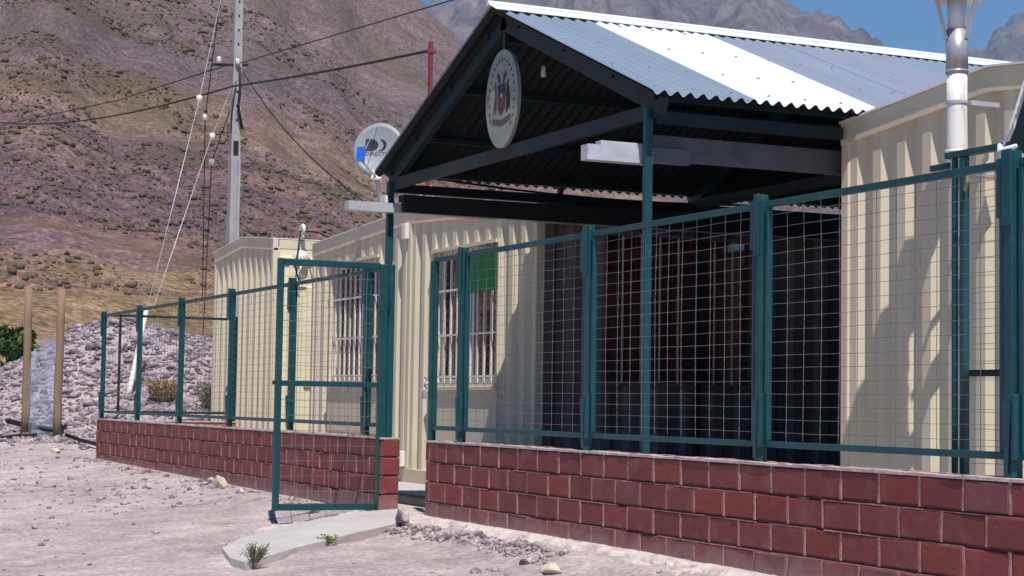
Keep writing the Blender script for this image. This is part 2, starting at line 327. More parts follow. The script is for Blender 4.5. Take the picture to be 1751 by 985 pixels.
def range_mesh(name, th0, th1, r0, r1, prof, seed, rough):
    th = np.linspace(th0, th1, 420); q = np.linspace(0, 1, 90); T, Q = np.meshgrid(th, q, indexing='ij'); RR = r0+(r1-r0)*Q
    P = np.interp(T, [p[0] for p in prof], [p[1] for p in prof])
    n = fbm(T*.55+seed, Q*4+seed, 6)-.5; n2 = fbm(T*2.2+seed, Q*9, 5)-.5
    E_ = P*np.sin(np.clip(Q*1.15, 0, 1)*math.pi/2)**.8*(1+rough*n*(1-.75*Q)) + (.012*n2 + .006*(fbm(T*6+seed, Q*20, 4)-.5))*np.clip(Q*4, 0, 1)
    Zr = RR*E_ ; Zr[:, 0] = -1
    a = np.radians(T); return grid(-RR*np.cos(a), RR*np.sin(a)-4.78, Zr, name, FARM)
range_mesh('mountain_range', 5, 62, 1400, 2900, [(5,.2),(20,.225),(22.8,.222),(24,.235),(27,.25),(29.4,.232),(31.0,.2225),(32.4,.238),(33.5,.222),(34.3,.212),(35.8,.207),(36.9,.192),(38.5,.178),(40,.165),(45,.13),(62,.1)], 2.0, .35)
range_mesh('far_mountain_range', 30, 75, 3100, 4000, [(30,.15),(36.5,.178),(38.5,.188),(39.4,.192),(40.3,.203),(41.2,.215),(43,.235),(46,.25),(60,.2),(75,.2)], 8.0, .3)

# shrubs on the slope (uncountable)
def blob_scatter(name, pts, sizes, m, flat=.7, faces='ico', jitter=.28, kind='stuff'):
    b = bmesh.new(); bmesh.ops.create_icosphere(b, subdivisions=1, radius=1); base = np.array([v.co for v in b.verts]); b.verts.index_update(); fa = np.array([[v.index for v in f.verts] for f in b.faces]); b.free()
    N = len(pts); nb = len(base)
    V = base[None]*(1+jitter*(rng.random((N, nb, 1))*2-1)); sc = np.ones((N, 1, 3)); sc[:, 0, 2] = flat; sc[:, 0, 0] = .75+.5*rng.random(N); 
    V = V*sc; a = rng.random(N)*6.283; c, s = np.cos(a)[:, None], np.sin(a)[:, None]
    V = np.stack([V[..., 0]*c-V[..., 1]*s, V[..., 0]*s+V[..., 1]*c, V[..., 2]], -1)*np.asarray(sizes)[:, None, None] + np.asarray(pts)[:, None]
    Fc = fa[None]+(np.arange(N)*nb)[:, None, None]
    V = V.reshape(-1, 3); Fc = Fc.reshape(-1, 3)
    me = bpy.data.meshes.new(name); me.vertices.add(len(V)); me.vertices.foreach_set('co', V.ravel()); me.loops.add(Fc.size); me.loops.foreach_set('vertex_index', Fc.ravel().astype(np.int32))
    me.polygons.add(len(Fc)); me.polygons.foreach_set('loop_start', np.arange(0, Fc.size, 3, dtype=np.int32)); me.polygons.foreach_set('loop_total', np.full(len(Fc), 3, np.int32)); me.update(calc_edges=True); me.materials.append(m)
    o = bpy.data.objects.new(name, me); COL.objects.link(o)
    return tag(o, kind=kind)
N = 42000; t_ = np.radians(rng.uniform(7, 40, N)); r_ = 74+ (330-74)*rng.random(N)**.8; sx = -r_*np.cos(t_); sy = r_*np.sin(t_)-4.78
keep = fbm(sx*.05, sy*.05, 3) > .44; sx, sy, r_ = sx[keep], sy[keep], r_[keep]; N = len(sx)
sz = np.clip(rng.lognormal(-2.45, .6, N), .04, .36)*(.70+.0026*r_)
o = blob_scatter('hillside_shrubs', np.stack([sx, sy, hill_h(sx, sy)+sz*.35], 1), sz, SHRUB, .85, jitter=.42)
tag(o, 'dark scattered desert shrubs dotted over the dry hillside', 'shrubs')

# rubble on the mound, gravel on the dirt
xs, ys = [], []
N = 42000; xs = rng.uniform(-37, -25.0, N); ys = rng.uniform(-3.5, 8, N); g = ground_h(xs, ys); k = (g > .12) | (rng.random(N) < .10); xs, ys, g = xs[k], ys[k], g[k]
s = np.clip(rng.lognormal(-3.85, .62, len(xs)), .010, .13)
ROCKM = mat('heap_stone', (.38,.315,.335), .9, 0, .2, 5, .012, 20, col2=(.13,.10,.12), det=3, wid=.09)
o = blob_scatter('mound_rubble', np.stack([xs, ys, g+s*.15], 1), s, ROCKM, .6, jitter=.4); tag(o, 'loose broken stones covering the heap behind the fence', 'rubble')
N = 8000; xs = rng.uniform(-24, -6, N); ys = rng.uniform(-3.7, -.03, N)
dens = fbm(xs*.8+4, ys*.8, 3); k = (rng.random(N) < np.clip((dens-.42)*4, .06, 1)*np.where(ys < -2.1-.06*(xs+14), 1, .4)); xs, ys = xs[k], ys[k]
s = np.clip(rng.lognormal(-4.6, .6, len(xs)), .004, .040)
o = blob_scatter('gravel', np.stack([xs, ys, ground_h(xs, ys)+s*.25], 1), s, ROCK, .6, jitter=.4); tag(o, 'small pebbles strewn over the pinkish dirt', 'gravel')
# lip of rubble at the foot of the walls
N = 2600; xs = np.concatenate([rng.uniform(-11.5, -5.2, 2000), rng.uniform(-23, -12.6, 600)]); ys = -.22*rng.random(N)**1.6-np.where(xs > -12, .20, .03); ys += -.14*fbm(xs*2, xs*0, 3)
kk = fbm(xs*2.3+8, xs*0+3, 3)+.34*rng.random(N) > .74; xs, ys = xs[kk], ys[kk]; N = len(xs)
s = np.clip(rng.lognormal(-4.7, .65, N), .005, .038)
o = blob_scatter('wall_foot_rubble', np.stack([xs, ys, ground_h(xs, ys)+s*.3], 1), s, ROCK, .7, jitter=.45); tag(o, 'broken stones and crumbs along the foot of the brick walls', 'rubble')

# crumbling footing ledge in front of the right wall
def ledge():
    x = np.arange(-11.75, -4.2, .016); q = np.linspace(0, 1, 34); Xl, Q = np.meshgrid(x, q, indexing='ij')
    w = .17+.22*fbm(Xl*1.3, Xl*0, 3)+.16*(fbm(Xl*6, Xl*0+3, 4)-.5); Yl = .02-w*Q - .05*(fbm(Xl*11, Q*4, 3)-.5)*(Q > .1)
    Zl = .020 - .045*Q + (.05*(fbm(Xl*6, Q*3, 5)-.5)+.035*(fbm(Xl*24, Q*9, 3)-.5))*np.clip(Q*2.5, 0, 1)
    pit = np.clip((fbm(Xl*9+3, Q*3.2+5, 4)-.53)*9, 0, 1)*np.clip((Q-.35)*4, 0, 1); Zl = Zl-.075*pit
    Zl = np.where(Q > .88, Zl-.16*(Q-.88)/.12, Zl)
    Zl = Zl - .03*np.clip((Xl+9)/4, 0, 1)
    return grid(Xl, Yl, Zl, 'footing', LEDGE, smooth=False)
ledge()

# concrete ramp up to the gate, and the yard slab
rp = [(-12.47,.16),(-11.68,.16),(-11.40,-.22),(-10.95,-.78),(-10.5,-1.28),(-9.98,-1.74),(-10.35,-1.76),(-10.9,-1.62),(-11.35,-1.42),(-11.75,-1.06),(-12.1,-.62),(-12.42,-.2)]
mb = MB(); n = len(rp)
top = [(x+.02*random.uniform(-1,1), y+.02*random.uniform(-1,1), .012-.080*max(0,-y)) for x, y in rp]
mb.add([(sum(p[0] for p in top)/n, sum(p[1] for p in top)/n, -.006)] + top + [(x+(x+11.3)*.03, y-.01, z-.10) for x, y, z in top], [(0, 1+i, 1+(i+1) % n) for i in range(n)] + [(1+i, 1+n+i, 1+n+(i+1) % n, 1+(i+1) % n) for i in range(n)])
tag(obj('ramp', mb, CONC), kind='structure')
tag(obj('yard_slab', MB().box(-22.0, -2.5, .88, 9, -.2, .025).box(-22.0, -2.5, .145, .874, -.2, .008), CONC), kind='structure')
tag(obj('threshold_shadow', MB().cbox(-14.3, -11.75, .40, .83, .0085, .022, .004), BLACK, loc=(-13, .6, .01)), 'dark sheet standing in for the canopy shadow on the slab just inside the gate opening', 'painted shadow')  # black sheet laid as the canopy's shadow band

# ------------------------------------------------------------------ brick walls
def brick_mesh(L, D, H, seed, m):
    r = random.Random(seed); b = bmesh.new(); bmesh.ops.create_cube(b, size=1)
    for v in b.verts: v.co = Vector((v.co.x*L, v.co.y*D, v.co.z*H)) + Vector((r.uniform(-1,1)*.003, r.uniform(-1,1)*.002, r.uniform(-1,1)*.0025))
    e = [e for e in b.edges if all(v.co.y < 0 for v in e.verts)]
    bmesh.ops.bevel(b, geom=e, offset=.007, segments=1, affect='EDGES')
    me = bpy.data.meshes.new('brick'); b.to_mesh(me); b.free(); me.materials.append(m); return me
BP, BH = .282, .1355
BM = [brick_mesh(BP-.016, .03, BH-.015, i, BRICK) for i in range(5)]
BM2 = [brick_mesh(BP-.016, .03, BH-.012, 20+i, BRICK2) for i in range(2)]; BM3 = [brick_mesh(BP-.016, .03, BH-.012, 30+i, BRICK3) for i in range(2)]
HB = [brick_mesh(BP/2-.016, .03, BH-.012, 40+i, BRICK) for i in range(2)]
EB = [brick_mesh(.12, .03, BH-.012, 50+i, BRICK) for i in range(2)]
def wall(name, x0, x1, ztop, rows, label, j0, zdrop=0):
    L = x1-x0; w = thing(name, (x0+L/2, .07, 0), label, 'wall', 'maroon brick walls of the fence')
    zb = ztop-rows*BH
    obj('mortar', MB().box(x0+.018, x1-.018, .020, .14, zb-.1, ztop-.004), BRICK, w)
    jm = MB(); r = random.Random(int(-x0*10))
    for k in range(rows):
        z1 = ztop-k*BH; zc = z1-BH/2; off = (0 if k % 2 == 0 else BP/2)
        i = math.ceil((x0-j0-off)/BP - 1e-6); xj = [j0+off+i*BP]
        while xj[-1]+BP < x1-.02: xj.append(xj[-1]+BP)
        ed = [x0]+[q for q in xj if q > x0+.05 and q < x1-.05]+[x1]
        for a, b_ in zip(ed[:-1], ed[1:]):
            full = abs((b_-a)-BP) < .01; c = (a+b_)/2; u = r.random()
            me = r.choice(BM2) if (full and u < .16) else r.choice(BM3) if (full and u > (.92 if k < 3 else .62)) else r.choice(BM) if full else r.choice(HB)
            sx_ = 1 if full else (b_-a-.016)/(BP/2-.016)
            inst('brick', me, w, (c+r.uniform(-.002,.002), .015+r.uniform(-.0035,.003)+.0, zc+r.uniform(-.002,.002)), (0, r.uniform(-.008,.008), r.uniform(-.006,.006)), (sx_, 1, 1))
            if b_ < x1-.01:      # squeezed-out head joint
                h = BH*.5-.004; o_ = [(b_-.0065-.003*r.random(), .0), (b_+.0065+.003*r.random(), .0)]; zz = [zc-h, zc-h*.3, zc+h*.3, zc+h]
                pts = []
                for z_ in zz:
                    d = .004*r.random(); wob = r.uniform(-.0025,.0025); pts += [(o_[0][0]+wob, .019, z_), (o_[0][0]+wob, .0015-d, z_), (o_[1][0]+wob, .0015-d, z_), (o_[1][0]+wob, .019, z_)]
                jm.add(pts, [(4*s_+t, 4*s_+t+1, 4*s_+t+5, 4*s_+t+4) for s_ in range(3) for t in range(3)])
        for me, xe, sg in ((r.choice(EB), x1, 1), (r.choice(EB), x0, -1)):
            inst('brick', me, w, (xe-sg*.015, .085, zc), (0, 0, sg*math.pi/2))
        # bed joint: thin lit lip on top of each course, ragged
        if k > 0:
            x = x0
            while x < x1-.05:
                ln = r.uniform(.05,.26); e = min(x+ln, x1); d = r.uniform(.001,.006)
                if r.random() < .8: jm.box(x, e-.004, .0035-d, .018, z1-.0085, z1-.0035+r.uniform(-.001,.0015))
                x = e
    obj('mortar_joint', jm, MORTAR, w)
    cp = MB(); n = int(L/.12); o = 0
    for i in range(n):
        a, b_ = x0+L*i/n, x0+L*(i+1)/n; cp.box(a, b_-.0005, -.004+r.uniform(-.003,.003), .146, ztop-.004, ztop+.009+r.uniform(-.003,.003))
    obj('mortar_cap', cp, CAPM, w)
    return w
wall('brick_wall', -11.65, -3.5, .520, 5, 'maroon brick garden wall to the right of the open gate, under the shaded fence', -11.565)
wall('brick_wall', -22.12, -12.50, .520, 4, 'maroon brick garden wall to the left of the open gate, running away from the camera', -12.60-40*BP)
rw = thing('return_wall', (-22.06,.9,0), 'low red rendered return wall closing the far left end of the fenced yard', 'wall')
obj('mortar', MB().box(-22.12, -22.0, .147, 1.70, 0, .50), INRED, rw); obj('mortar_cap', MB().box(-22.13, -21.99, .148, 1.70, .5005, .515), CAPM, rw)

# ------------------------------------------------------------------ fences
def sq(mb, x, y, z0, z1, w): mb.cbox(x-w/2, x+w/2, y-w/2, y+w/2, z0, z1, .004)
def wires(P, u, L, z0, z1, nz, nu, seed, r=.0016, skip=0):
    """welded mesh between z0..z1 on the plane through P along unit u"""
    rd = random.Random(seed); mb = MB(); P = Vector(P); u = Vector(u); nrm = Vector((-u.y, u.x, 0))
    ph = rd.random()*6
    def bow(s, t): return nrm*(.006*math.sin(3.1*s/L+ph)*math.sin(3.1*t) + .0015*math.sin(9*s+ph))
    for i in range(1, nz):
        z = z0+(z1-z0)*i/nz + rd.uniform(-.001,.001); tl = rd.uniform(-.002,.002)
        mb.tube([P+u*(L*k/10)+bow(L*k/10, i/nz)+Vector((0,0,z+tl*k/10+.0014*math.sin(k*1.3+i*.7+ph))) for k in range(11)], r, 4, False)
    for j in range(1, nu):
        s_ = L*j/nu+rd.uniform(-.004,.004)
        mb.tube([P+u*(s_+.0015*math.sin(k*1.1+j))+bow(s_, k/8)+nrm*(.005)+Vector((0,0,z0+(z1-z0)*k/8)) for k in range(9)], r, 4, False)
    return mb
ZT, ZR = 1.797, .60
S0 = 5.7131
post_x = [-(S0+1.83*k) for k in range(10)]
def panel(fence, xa, xb, y, seed, z0=ZR, z1=ZT, midrail=None):
    L = xb-xa
    pf = MB().cbox(xa, xb, y-.015, y+.015, z1-.032, z1, .003).cbox(xa, xb, y-.0155, y+.0155, z0, z0+.030, .003)
    pf.cbox(xa, xa+.026, y-.0145, y+.0145, z0+.0305, z1-.0325, .003).cbox(xb-.026, xb, y-.0145, y+.0145, z0+.0305, z1-.0325, .003)
    f = obj('panel_frame', pf, TEAL, fence)
    obj('wire_mesh', wires((xa+.02, y, 0), (1,0,0), L-.04, z0+.01, z1-.01, 19, max(1, round(L/.14)), seed), WIRE, f)
    return f
def post(fence, x, w=.047, zt=ZT+.035, hood=True):
    m = MB(); sq(m, x, .075, .528, zt, w)
    p = obj('post', m, TEAL, fence)
    if hood:
        obj('bracket', MB().cbox(x-w/2-.034, x-w/2-.001, .040, .075, zt-.27, zt-.03, .003).cbox(x-w/2+.002, x+w/2+.004, .036, .0445, zt-.30, zt+.003, .002), TEAL, p)
        obj('bracket', MB().cbox(x+w/2+.001, x+w/2+.026, .038, .062, .60, .86, .003).add([(x-.012,.040,.83),(x+.028,.040,.83),(x+.008,.040,.545),(x-.012,.040,.545),(x-.012,.030,.83),(x+.028,.030,.83),(x+.008,.038,.545),(x-.012,.038,.545)], [(0,1,2,3),(4,5,6,7),(0,1,5,4),(1,2,6,5),(2,3,7,6),(3,0,4,7)]), TEAL, p)
    return p
fr = thing('mesh_fence', (-8,.075,.53), 'teal steel mesh fence on the right-hand brick wall, in front of the shaded patio', 'fence', 'teal mesh fences on the brick walls')
for k in (-1, 0, 1, 2, 3): post(fr, -(S0+1.83*k), .055 if k == 0 else .047)
for k in (0, 1, 2): panel(fr, post_x[k+1]+.045, post_x[k]-.045, .078, 100+k)
panel(fr, post_x[0]+.045, -3.9, .078, 99); panel(fr, -11.70, post_x[3]-.045, .078, 104)
m = MB(); sq(m, -11.72, .075, .528, 1.775, .045); obj('end_post', m, TEAL, fr)
fl = thing('mesh_fence', (-17.3,.075,.53), 'teal steel mesh fence on the left-hand brick wall, in front of the sunlit cream cabins', 'fence', 'teal mesh fences on the brick walls')
for k in range(4, 10): post(fl, post_x[k], .047)
for k in range(4, 9): panel(fl, post_x[k+1]+.04, post_x[k]-.04, .078, 110+k)
panel(fl, post_x[4]+.04, -12.6, .078, 121)
fb = thing('mesh_fence', (-22.1,.9,.53), 'short teal mesh fence closing the far left end of the yard before the rubble heap', 'fence')
y0, y1 = .15, 1.68; zt = 1.80
m = MB().cbox(-22.115,-22.085,y0,y1,zt-.03,zt,.003).cbox(-22.115,-22.085,y0,y1,.60,.63,.003).cbox(-22.114,-22.086,y0+.09,y0+.115,.631,zt-.031,.003).cbox(-22.114,-22.086,y1-.03,y1,.631,zt-.031,.003)
f = obj('panel_frame', m, TEALD, fb); obj('wire_mesh', wires((-22.1,y0+.1,0),(0,1,0),y1-y0-.12,.61,zt-.01,18,10,77), WIRE, f)
m = MB(); sq(m, -22.1, 1.70, .516, zt+.02, .04); obj('post', m, TEALD, fb)
# open gate, square to the wall
gt = thing('gate', (-12.55,.05,0), 'teal steel gate with mesh, standing wide open square to the brick walls', 'gate')
gy0, gy1, gx_ = -.80, .045, -12.55; gw = .05
fm = MB().cbox(gx_-.02,gx_+.02,gy0,gy0+.044,.0,1.81,.004).cbox(gx_-.022,gx_+.022,gy1-gw-.012,gy1,.0,1.80,.004)
fm.cbox(gx_-.019,gx_+.019,gy0+gw+.001,gy1-gw-.013,1.762,1.808,.004).cbox(gx_-.019,gx_+.019,gy0+gw+.001,gy1-gw-.013,.002,.05,.004)
gf = obj('gate_frame', fm, TEAL, gt); obj('mid_rail', MB().cbox(gx_-.019,gx_+.019,gy0+gw+.001,gy1-gw-.013,.892,.932,.004), TEAL, gt)
obj('wire_mesh', wires((gx_+.005,gy0+.03,0),(0,1,0),gy1-gy0-.06,.93,1.79,8,6,501,.0022), WIRE, gf)
obj('wire_mesh', wires((gx_+.005,gy0+.03,0),(0,1,0),gy1-gy0-.06,.03,.90,8,6,502,.0022), WIRE, gf)
obj('latch', MB().cbox(gx_-.03,gx_+.03,gy0-.014,gy0-.001,.90,.93,.003), TEALD, gt)
m = MB(); sq(m, -12.56, .075, .53, 1.80, .05); obj('hinge_post', m, TEAL, gt)
for z in (.35, 1.5): obj('hinge', MB().tube([(-12.53,.052,z-.04),(-12.53,.052,z+.04)], .012, 8), TEALD, gt)
ch = thing('padlock_chain', (-11.74,.04,.9), 'small steel chain and padlock hanging on the fence end post beside the gate opening', 'padlock')
m = MB()
for i in range(4): m.torus((-11.752-.004*i+.014*(i % 2), .035, .96-.028*i), .015, .0045, (1,.2,.2) if i % 2 else (.1,1,.2))
obj('chain', m, GUTTER, ch, True); obj('padlock', MB().cbox(-11.775,-11.735,.018,.040,.815,.86,.004), STEEL, ch)
obj('shackle', MB().tube([(-11.77,.03,.855),(-11.77,.03,.88),(-11.755,.03,.893),(-11.74,.03,.88),(-11.74,.03,.855)], .004, 6), GUTTER, ch, True)

# ------------------------------------------------------------------ cabins made of corrugated containers
def rib_prof(x0, x1, period, depth):
    """(u, inset) breakpoints; 0 = outer face"""
    n = max(1, round((x1-x0)/period)); p = (x1-x0)/n; out = []
    for i in range(n):
        a = x0+i*p; out += [(a, 0), (a+.31*p, 0), (a+.49*p, depth), (a+.82*p, depth)]
        out.append((a+.98*p, 0))
    out.append((x1, 0)); return out
def rib_wall(prof, Pf, ztop, zbot, hole=None):
    """Pf(u, inset, z) -> point; hole = (u0,u1,[(za,zb),...]) z-bands present inside the hole's u-range"""
    us = [p[0] for p in prof]; ds = [p[1] for p in prof]
    brk = sorted(set(np.round(us + ([hole[0], hole[1]] if hole else []), 5))); mb = MB()
    for a, b in zip(brk[:-1], brk[1:]):
        if b-a < 1e-4: continue
        da, db = np.interp(a, us, ds), np.interp(b, us, ds); mid = (a+b)/2
        bands = hole[2] if hole and hole[0] < mid < hole[1] else [(zbot, None)]
        for za, zb in bands:
            ta = ztop(a) if zb is None else zb; tb = ztop(b) if zb is None else zb
            mb.add([Pf(a, da, za), Pf(b, db, za), Pf(b, db, tb), Pf(a, da, ta)], [(0,1,2,3)])
    return mb
def gable(x0, x1, ze, zr):
    xm = (x0+x1)/2; return lambda u: ze+(zr-ze)*(1-abs(u-xm)/(xm-x0))
def window(c, x0, x1, z0, z1, y, nb=10, sign=False):
    w = obj('window', MB().box(x0-.03,x0,y-.012,y+.13,z0-.03,z1+.03).box(x1,x1+.03,y-.012,y+.13,z0-.03,z1+.03).box(x0,x1,y-.03,y+.13,z1,z1+.031).box(x0,x1,y-.02,y+.13,z0-.031,z0), CREAM, c)
    obj('sill', MB().cbox(x0-.05,x1+.05,y-.035,y+.02,z0-.07,z0-.0315,.004), CREAM, w)
    fm = MB().box(x0,x1,y+.09,y+.12,z0,z0+.04).box(x0,x1,y+.09,y+.12,z1-.04,z1).box(x0,x0+.04,y+.09,y+.12,z0+.0405,z1-.0405).box(x1-.04,x1,y+.09,y+.12,z0+.0405,z1-.0405).box((x0+x1)/2-.02,(x0+x1)/2+.02,y+.091,y+.119,z0+.0405,z1-.0405)
    obj('frame', fm, WHITE, w)
    obj('pane', MB().box(x0+.04,x1-.04,y+.103,y+.108,z0+.04,z1-.04), GLASSP, w)
    n = 60; v = MB()
    for i in range(n):
        a, b = x0+(x1-x0)*i/n, x0+(x1-x0)*(i+1)/n; fa = .015*math.sin(i*1.25)+.008*math.sin(i*.4); fb_ = .015*math.sin((i+1)*1.25)+.008*math.sin((i+1)*.4)
        v.add([(a,y+.20+fa,z0),(b,y+.20+fb_,z0),(b,y+.20+fb_,z1),(a,y+.20+fa,z1)], [(0,1,2,3)])
    obj('curtain', v, CURT, w)
    bm0 = None
    for i in range(nb):
        x = x0+.05+(x1-x0-.1)*i/(nb-1)
        if bm0 is None: bm0 = mesh_of('bar', MB().box(-.012,.012,-.008,.008,0,z1-z0), WHITE)
        inst('bar', bm0, w, (x, y+.035, z0))
    for z in (z0+.055, z0+(z1-z0)*.36, z0+(z1-z0)*.70): obj('bar', MB().box(x0,x1,y+.018,y+.0265,z-.009,z+.009), WHITE, w)
    return w
def glass():
    m = bpy.data.materials.new('window_glass'); m.use_nodes = True; n = m.node_tree.nodes; l = m.node_tree.links
    gl = n.new('ShaderNodeBsdfGlossy'); gl.inputs['Roughness'].default_value = .05; tr = n.new('ShaderNodeBsdfTransparent'); tr.inputs[0].default_value = (.75,.7,.72,1); mx = n.new('ShaderNodeMixShader'); mx.inputs[0].default_value = .12
    l.new(tr.outputs[0], mx.inputs[1]); l.new(gl.outputs[0], mx.inputs[2]); l.new(mx.outputs[0], n['Material Output'].inputs[0]); return m
GLASSP = glass()
def lug(x, y, z, parent, mt=WHITE, ax=(0,1,0), s=1):
    m = MB().torus((x,y,z), .055*s, .022*s, ax, 18, 6); m.box(x-.045*s,x+.045*s,y-.012,y+.012,z-.11*s,z-.045*s); return obj('lifting_lug', m, mt, parent, True)
YF, YB = 1.71, 7.8
def cabin(x0, x1, ze, zr, label, period=.27, wins=(), depth=.042, side_smooth=False, side_win=None, side_mat=CREAM, zb=0.02, seam=None):
    c = thing('container_cabin', ((x0+x1)/2, YF, zb), label, 'cabin', 'cream container cabins')
    G = gable(x0, x1, ze, zr); cw = .075
    # front rib panels between corner posts (and a seam where two boxes meet)
    segs = [(x0+cw, (seam-.11) if seam else x1-cw)] + ([(seam+.11, x1-cw)] if seam else [])
    for a, b in segs:
        hole = None
        for (wx0, wx1, wz0, wz1) in wins:
            if a < wx0 < b: hole = (wx0-.03, wx1+.03, [(zb+.13, wz0-.52), (wz1+.03, None)]); W_ = (wx0, wx1, wz0, wz1)
        pr = rib_prof(a, b, period, depth)
        obj('ribbed_panel', rib_wall(pr, lambda u, d, z: (u, YF+.012+d, z), lambda u: G(u)-.10, zb+.13, hole), CREAM, c)
        if hole:
            wx0, wx1, wz0, wz1 = W_
            obj('flat_panel', MB().box(wx0-.03, wx1+.03, YF+.002, YF+.066, wz0-.53, wz0-.071), CREAM, c)
            window(c, wx0, wx1, wz0, wz1, YF+.012)
    # rails, posts
    xm = (x0+x1)/2
    tr = MB()
    for a, b in ((x0, xm), (xm, x1)):
        tr.prism([(a,YF-.004,G(a)-.13),(b,YF-.004,G(b)-.13),(b,YF-.004,G(b)),(a,YF-.004,G(a))], (0,.062,0))
    obj('top_rail', tr, CREAM, c)
    obj('bottom_rail', MB().cbox(x0+.02,x1-.02,YF-.006,YF+.07,zb,zb+.135,.004), CREAM, c)
    for x in (x0, x1): 
        s_ = 1 if x == x0 else -1
        obj('corner_post', MB().cbox(min(x,x+s_*cw),max(x,x+s_*cw),YF-.001,YF+.08,zb,G(x)-.1,.006), CREAM, c)
    if seam:
        obj('corner_post', MB().cbox(seam-.105,seam-.012,YF-.004,YF+.06,zb+.135,zr-.131,.006), CREAM, c); obj('corner_post', MB().cbox(seam+.012,seam+.10,YF-.004,YF+.06,zb+.135,zr-.131,.006), CREAM, c)
        obj('filler_strip', MB().box(seam-.012,seam+.012,YF+.02,YF+.06,zb+.14,zr-.131), CREAM, c)
        for z in (2.44, .25):
            obj('corner_casting', MB().cbox(seam-.05,seam+.05,YF-.05,YF-.0045,z-.08,z+.07,.006), WHITE, c)
    # sides, back, roof
    for x, sg in ((x0, -1), (x1, 1)):
        if sg == 1 and side_smooth:
            w = obj('side_wall', MB().box(x-.03,x-.008,YF+.081,YB,zb+.1,ze-.1), CREAMY, c)
            d = obj('door', MB().cbox(x-.008,x+.012,YF+.30,YF+1.15,zb+.12,zb+2.12,.006), CREAMY, c)
            obj('ledge_trim', MB().cbox(x-.006,x+.03,YF+.09,YB,ze-.26,ze-.21,.004).cbox(x-.006,x+.02,YF+.20,YF+.24,zb+.1,ze-.262,.003), CREAMY, c)
            obj('handle', MB().tube([(x+.02,YF+.40,zb+1.0),(x+.06,YF+.40,zb+1.0),(x+.06,YF+.52,zb+1.0)], .012, 6), STEEL, d)
            obj('meter_box', MB().cbox(x-.005,x+.07,YF+.50,YF+.74,zb+1.93,zb+2.06,.006), STEEL, c)
        else:
            hole = None
            if sg == 1 and side_win: a, b, z0, z1 = side_win; hole = (a, b, [(zb+.12, z0), (z1, None)])
            pr = rib_prof(YF+.08, YB, .27, .04)
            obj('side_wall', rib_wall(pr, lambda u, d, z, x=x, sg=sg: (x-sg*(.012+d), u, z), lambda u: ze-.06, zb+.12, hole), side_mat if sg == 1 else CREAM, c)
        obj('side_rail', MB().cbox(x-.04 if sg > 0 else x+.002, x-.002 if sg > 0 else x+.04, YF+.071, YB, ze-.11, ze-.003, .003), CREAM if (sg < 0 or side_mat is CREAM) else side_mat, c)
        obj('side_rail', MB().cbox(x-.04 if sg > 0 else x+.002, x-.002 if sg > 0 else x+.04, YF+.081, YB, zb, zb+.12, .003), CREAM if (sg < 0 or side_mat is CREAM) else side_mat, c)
    obj('back_wall', MB().box(x0,x1,YB+.001,YB+.04,zb,ze), CREAM, c)
    rf = MB()
    for a, b in ((x0, xm), (xm, x1)): rf.prism([(a,YF-.02,G(a)+.002),(b,YF-.02,G(b)+.002),(b,YF-.02,G(b)+.014),(a,YF-.02,G(a)+.014)], (0,YB-YF+.05,0))
    obj('roof', rf, WHITE, c)
    return c
cl = cabin(-23.19, -20.65, 2.69, 2.80, 'small cream container cabin at the far left, behind the left fence', .245, side_smooth=True)
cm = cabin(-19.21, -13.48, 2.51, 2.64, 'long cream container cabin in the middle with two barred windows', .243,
           wins=((-18.58,-17.13,1.0,2.24),(-15.72,-14.26,.97,2.18)), side_win=(2.36,3.80,.98,2.22), side_mat=CREAM_SHADE, seam=-16.36)
cr = cabin(-9.20, -6.46, 2.53, 2.66, 'cream container cabin at the right, behind the white flue pipe', .228)
# the middle cabin's patio window (dark, with maroon curtain) and its door-like recess
pw = obj('window', MB().box(-13.56,-13.47,2.33,2.36,.95,2.25).box(-13.56,-13.47,3.80,3.83,.95,2.25).box(-13.56,-13.465,2.3605,3.7995,2.2205,2.25).box(-13.56,-13.465,2.3605,3.7995,.95,.9795), CREAM_SHADE, cm)
obj('curtain', MB().box(-13.575,-13.565,2.365,3.795,.985,2.215), CURT, pw); obj('pane', MB().box(-13.545,-13.54,2.36,3.8,.98,2.22), GLASSP, pw)
for i in range(7): obj('bar', MB().box(-13.50,-13.488,2.52+i*.18,2.532+i*.18,.98,2.22), WHITE, pw)
lug(-20.60, 2.05, 2.81, cl); lug(-15.98, 1.78, 2.775, cm); lug(-16.10, 1.72, 2.745, cm, s=.7); lug(-13.44, 1.90, 2.56, cm, BLACK, (.3,1,0), .9)
# ledger at the back of the patio
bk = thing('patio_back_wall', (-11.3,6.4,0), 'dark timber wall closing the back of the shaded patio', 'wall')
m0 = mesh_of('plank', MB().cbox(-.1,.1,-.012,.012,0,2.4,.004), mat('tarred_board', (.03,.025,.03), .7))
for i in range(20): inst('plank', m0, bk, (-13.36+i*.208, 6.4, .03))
hg = thing('hanging_tap', (-9.35,2.4,1.0), 'small pale thing hanging in the dark patio beside the right cabin wall', 'tap')
obj('pipe', MB().tube([(-9.24,2.4,.95),(-9.36,2.38,.95),(-9.40,2.37,.90)], .012, 6), STEEL, hg, True)

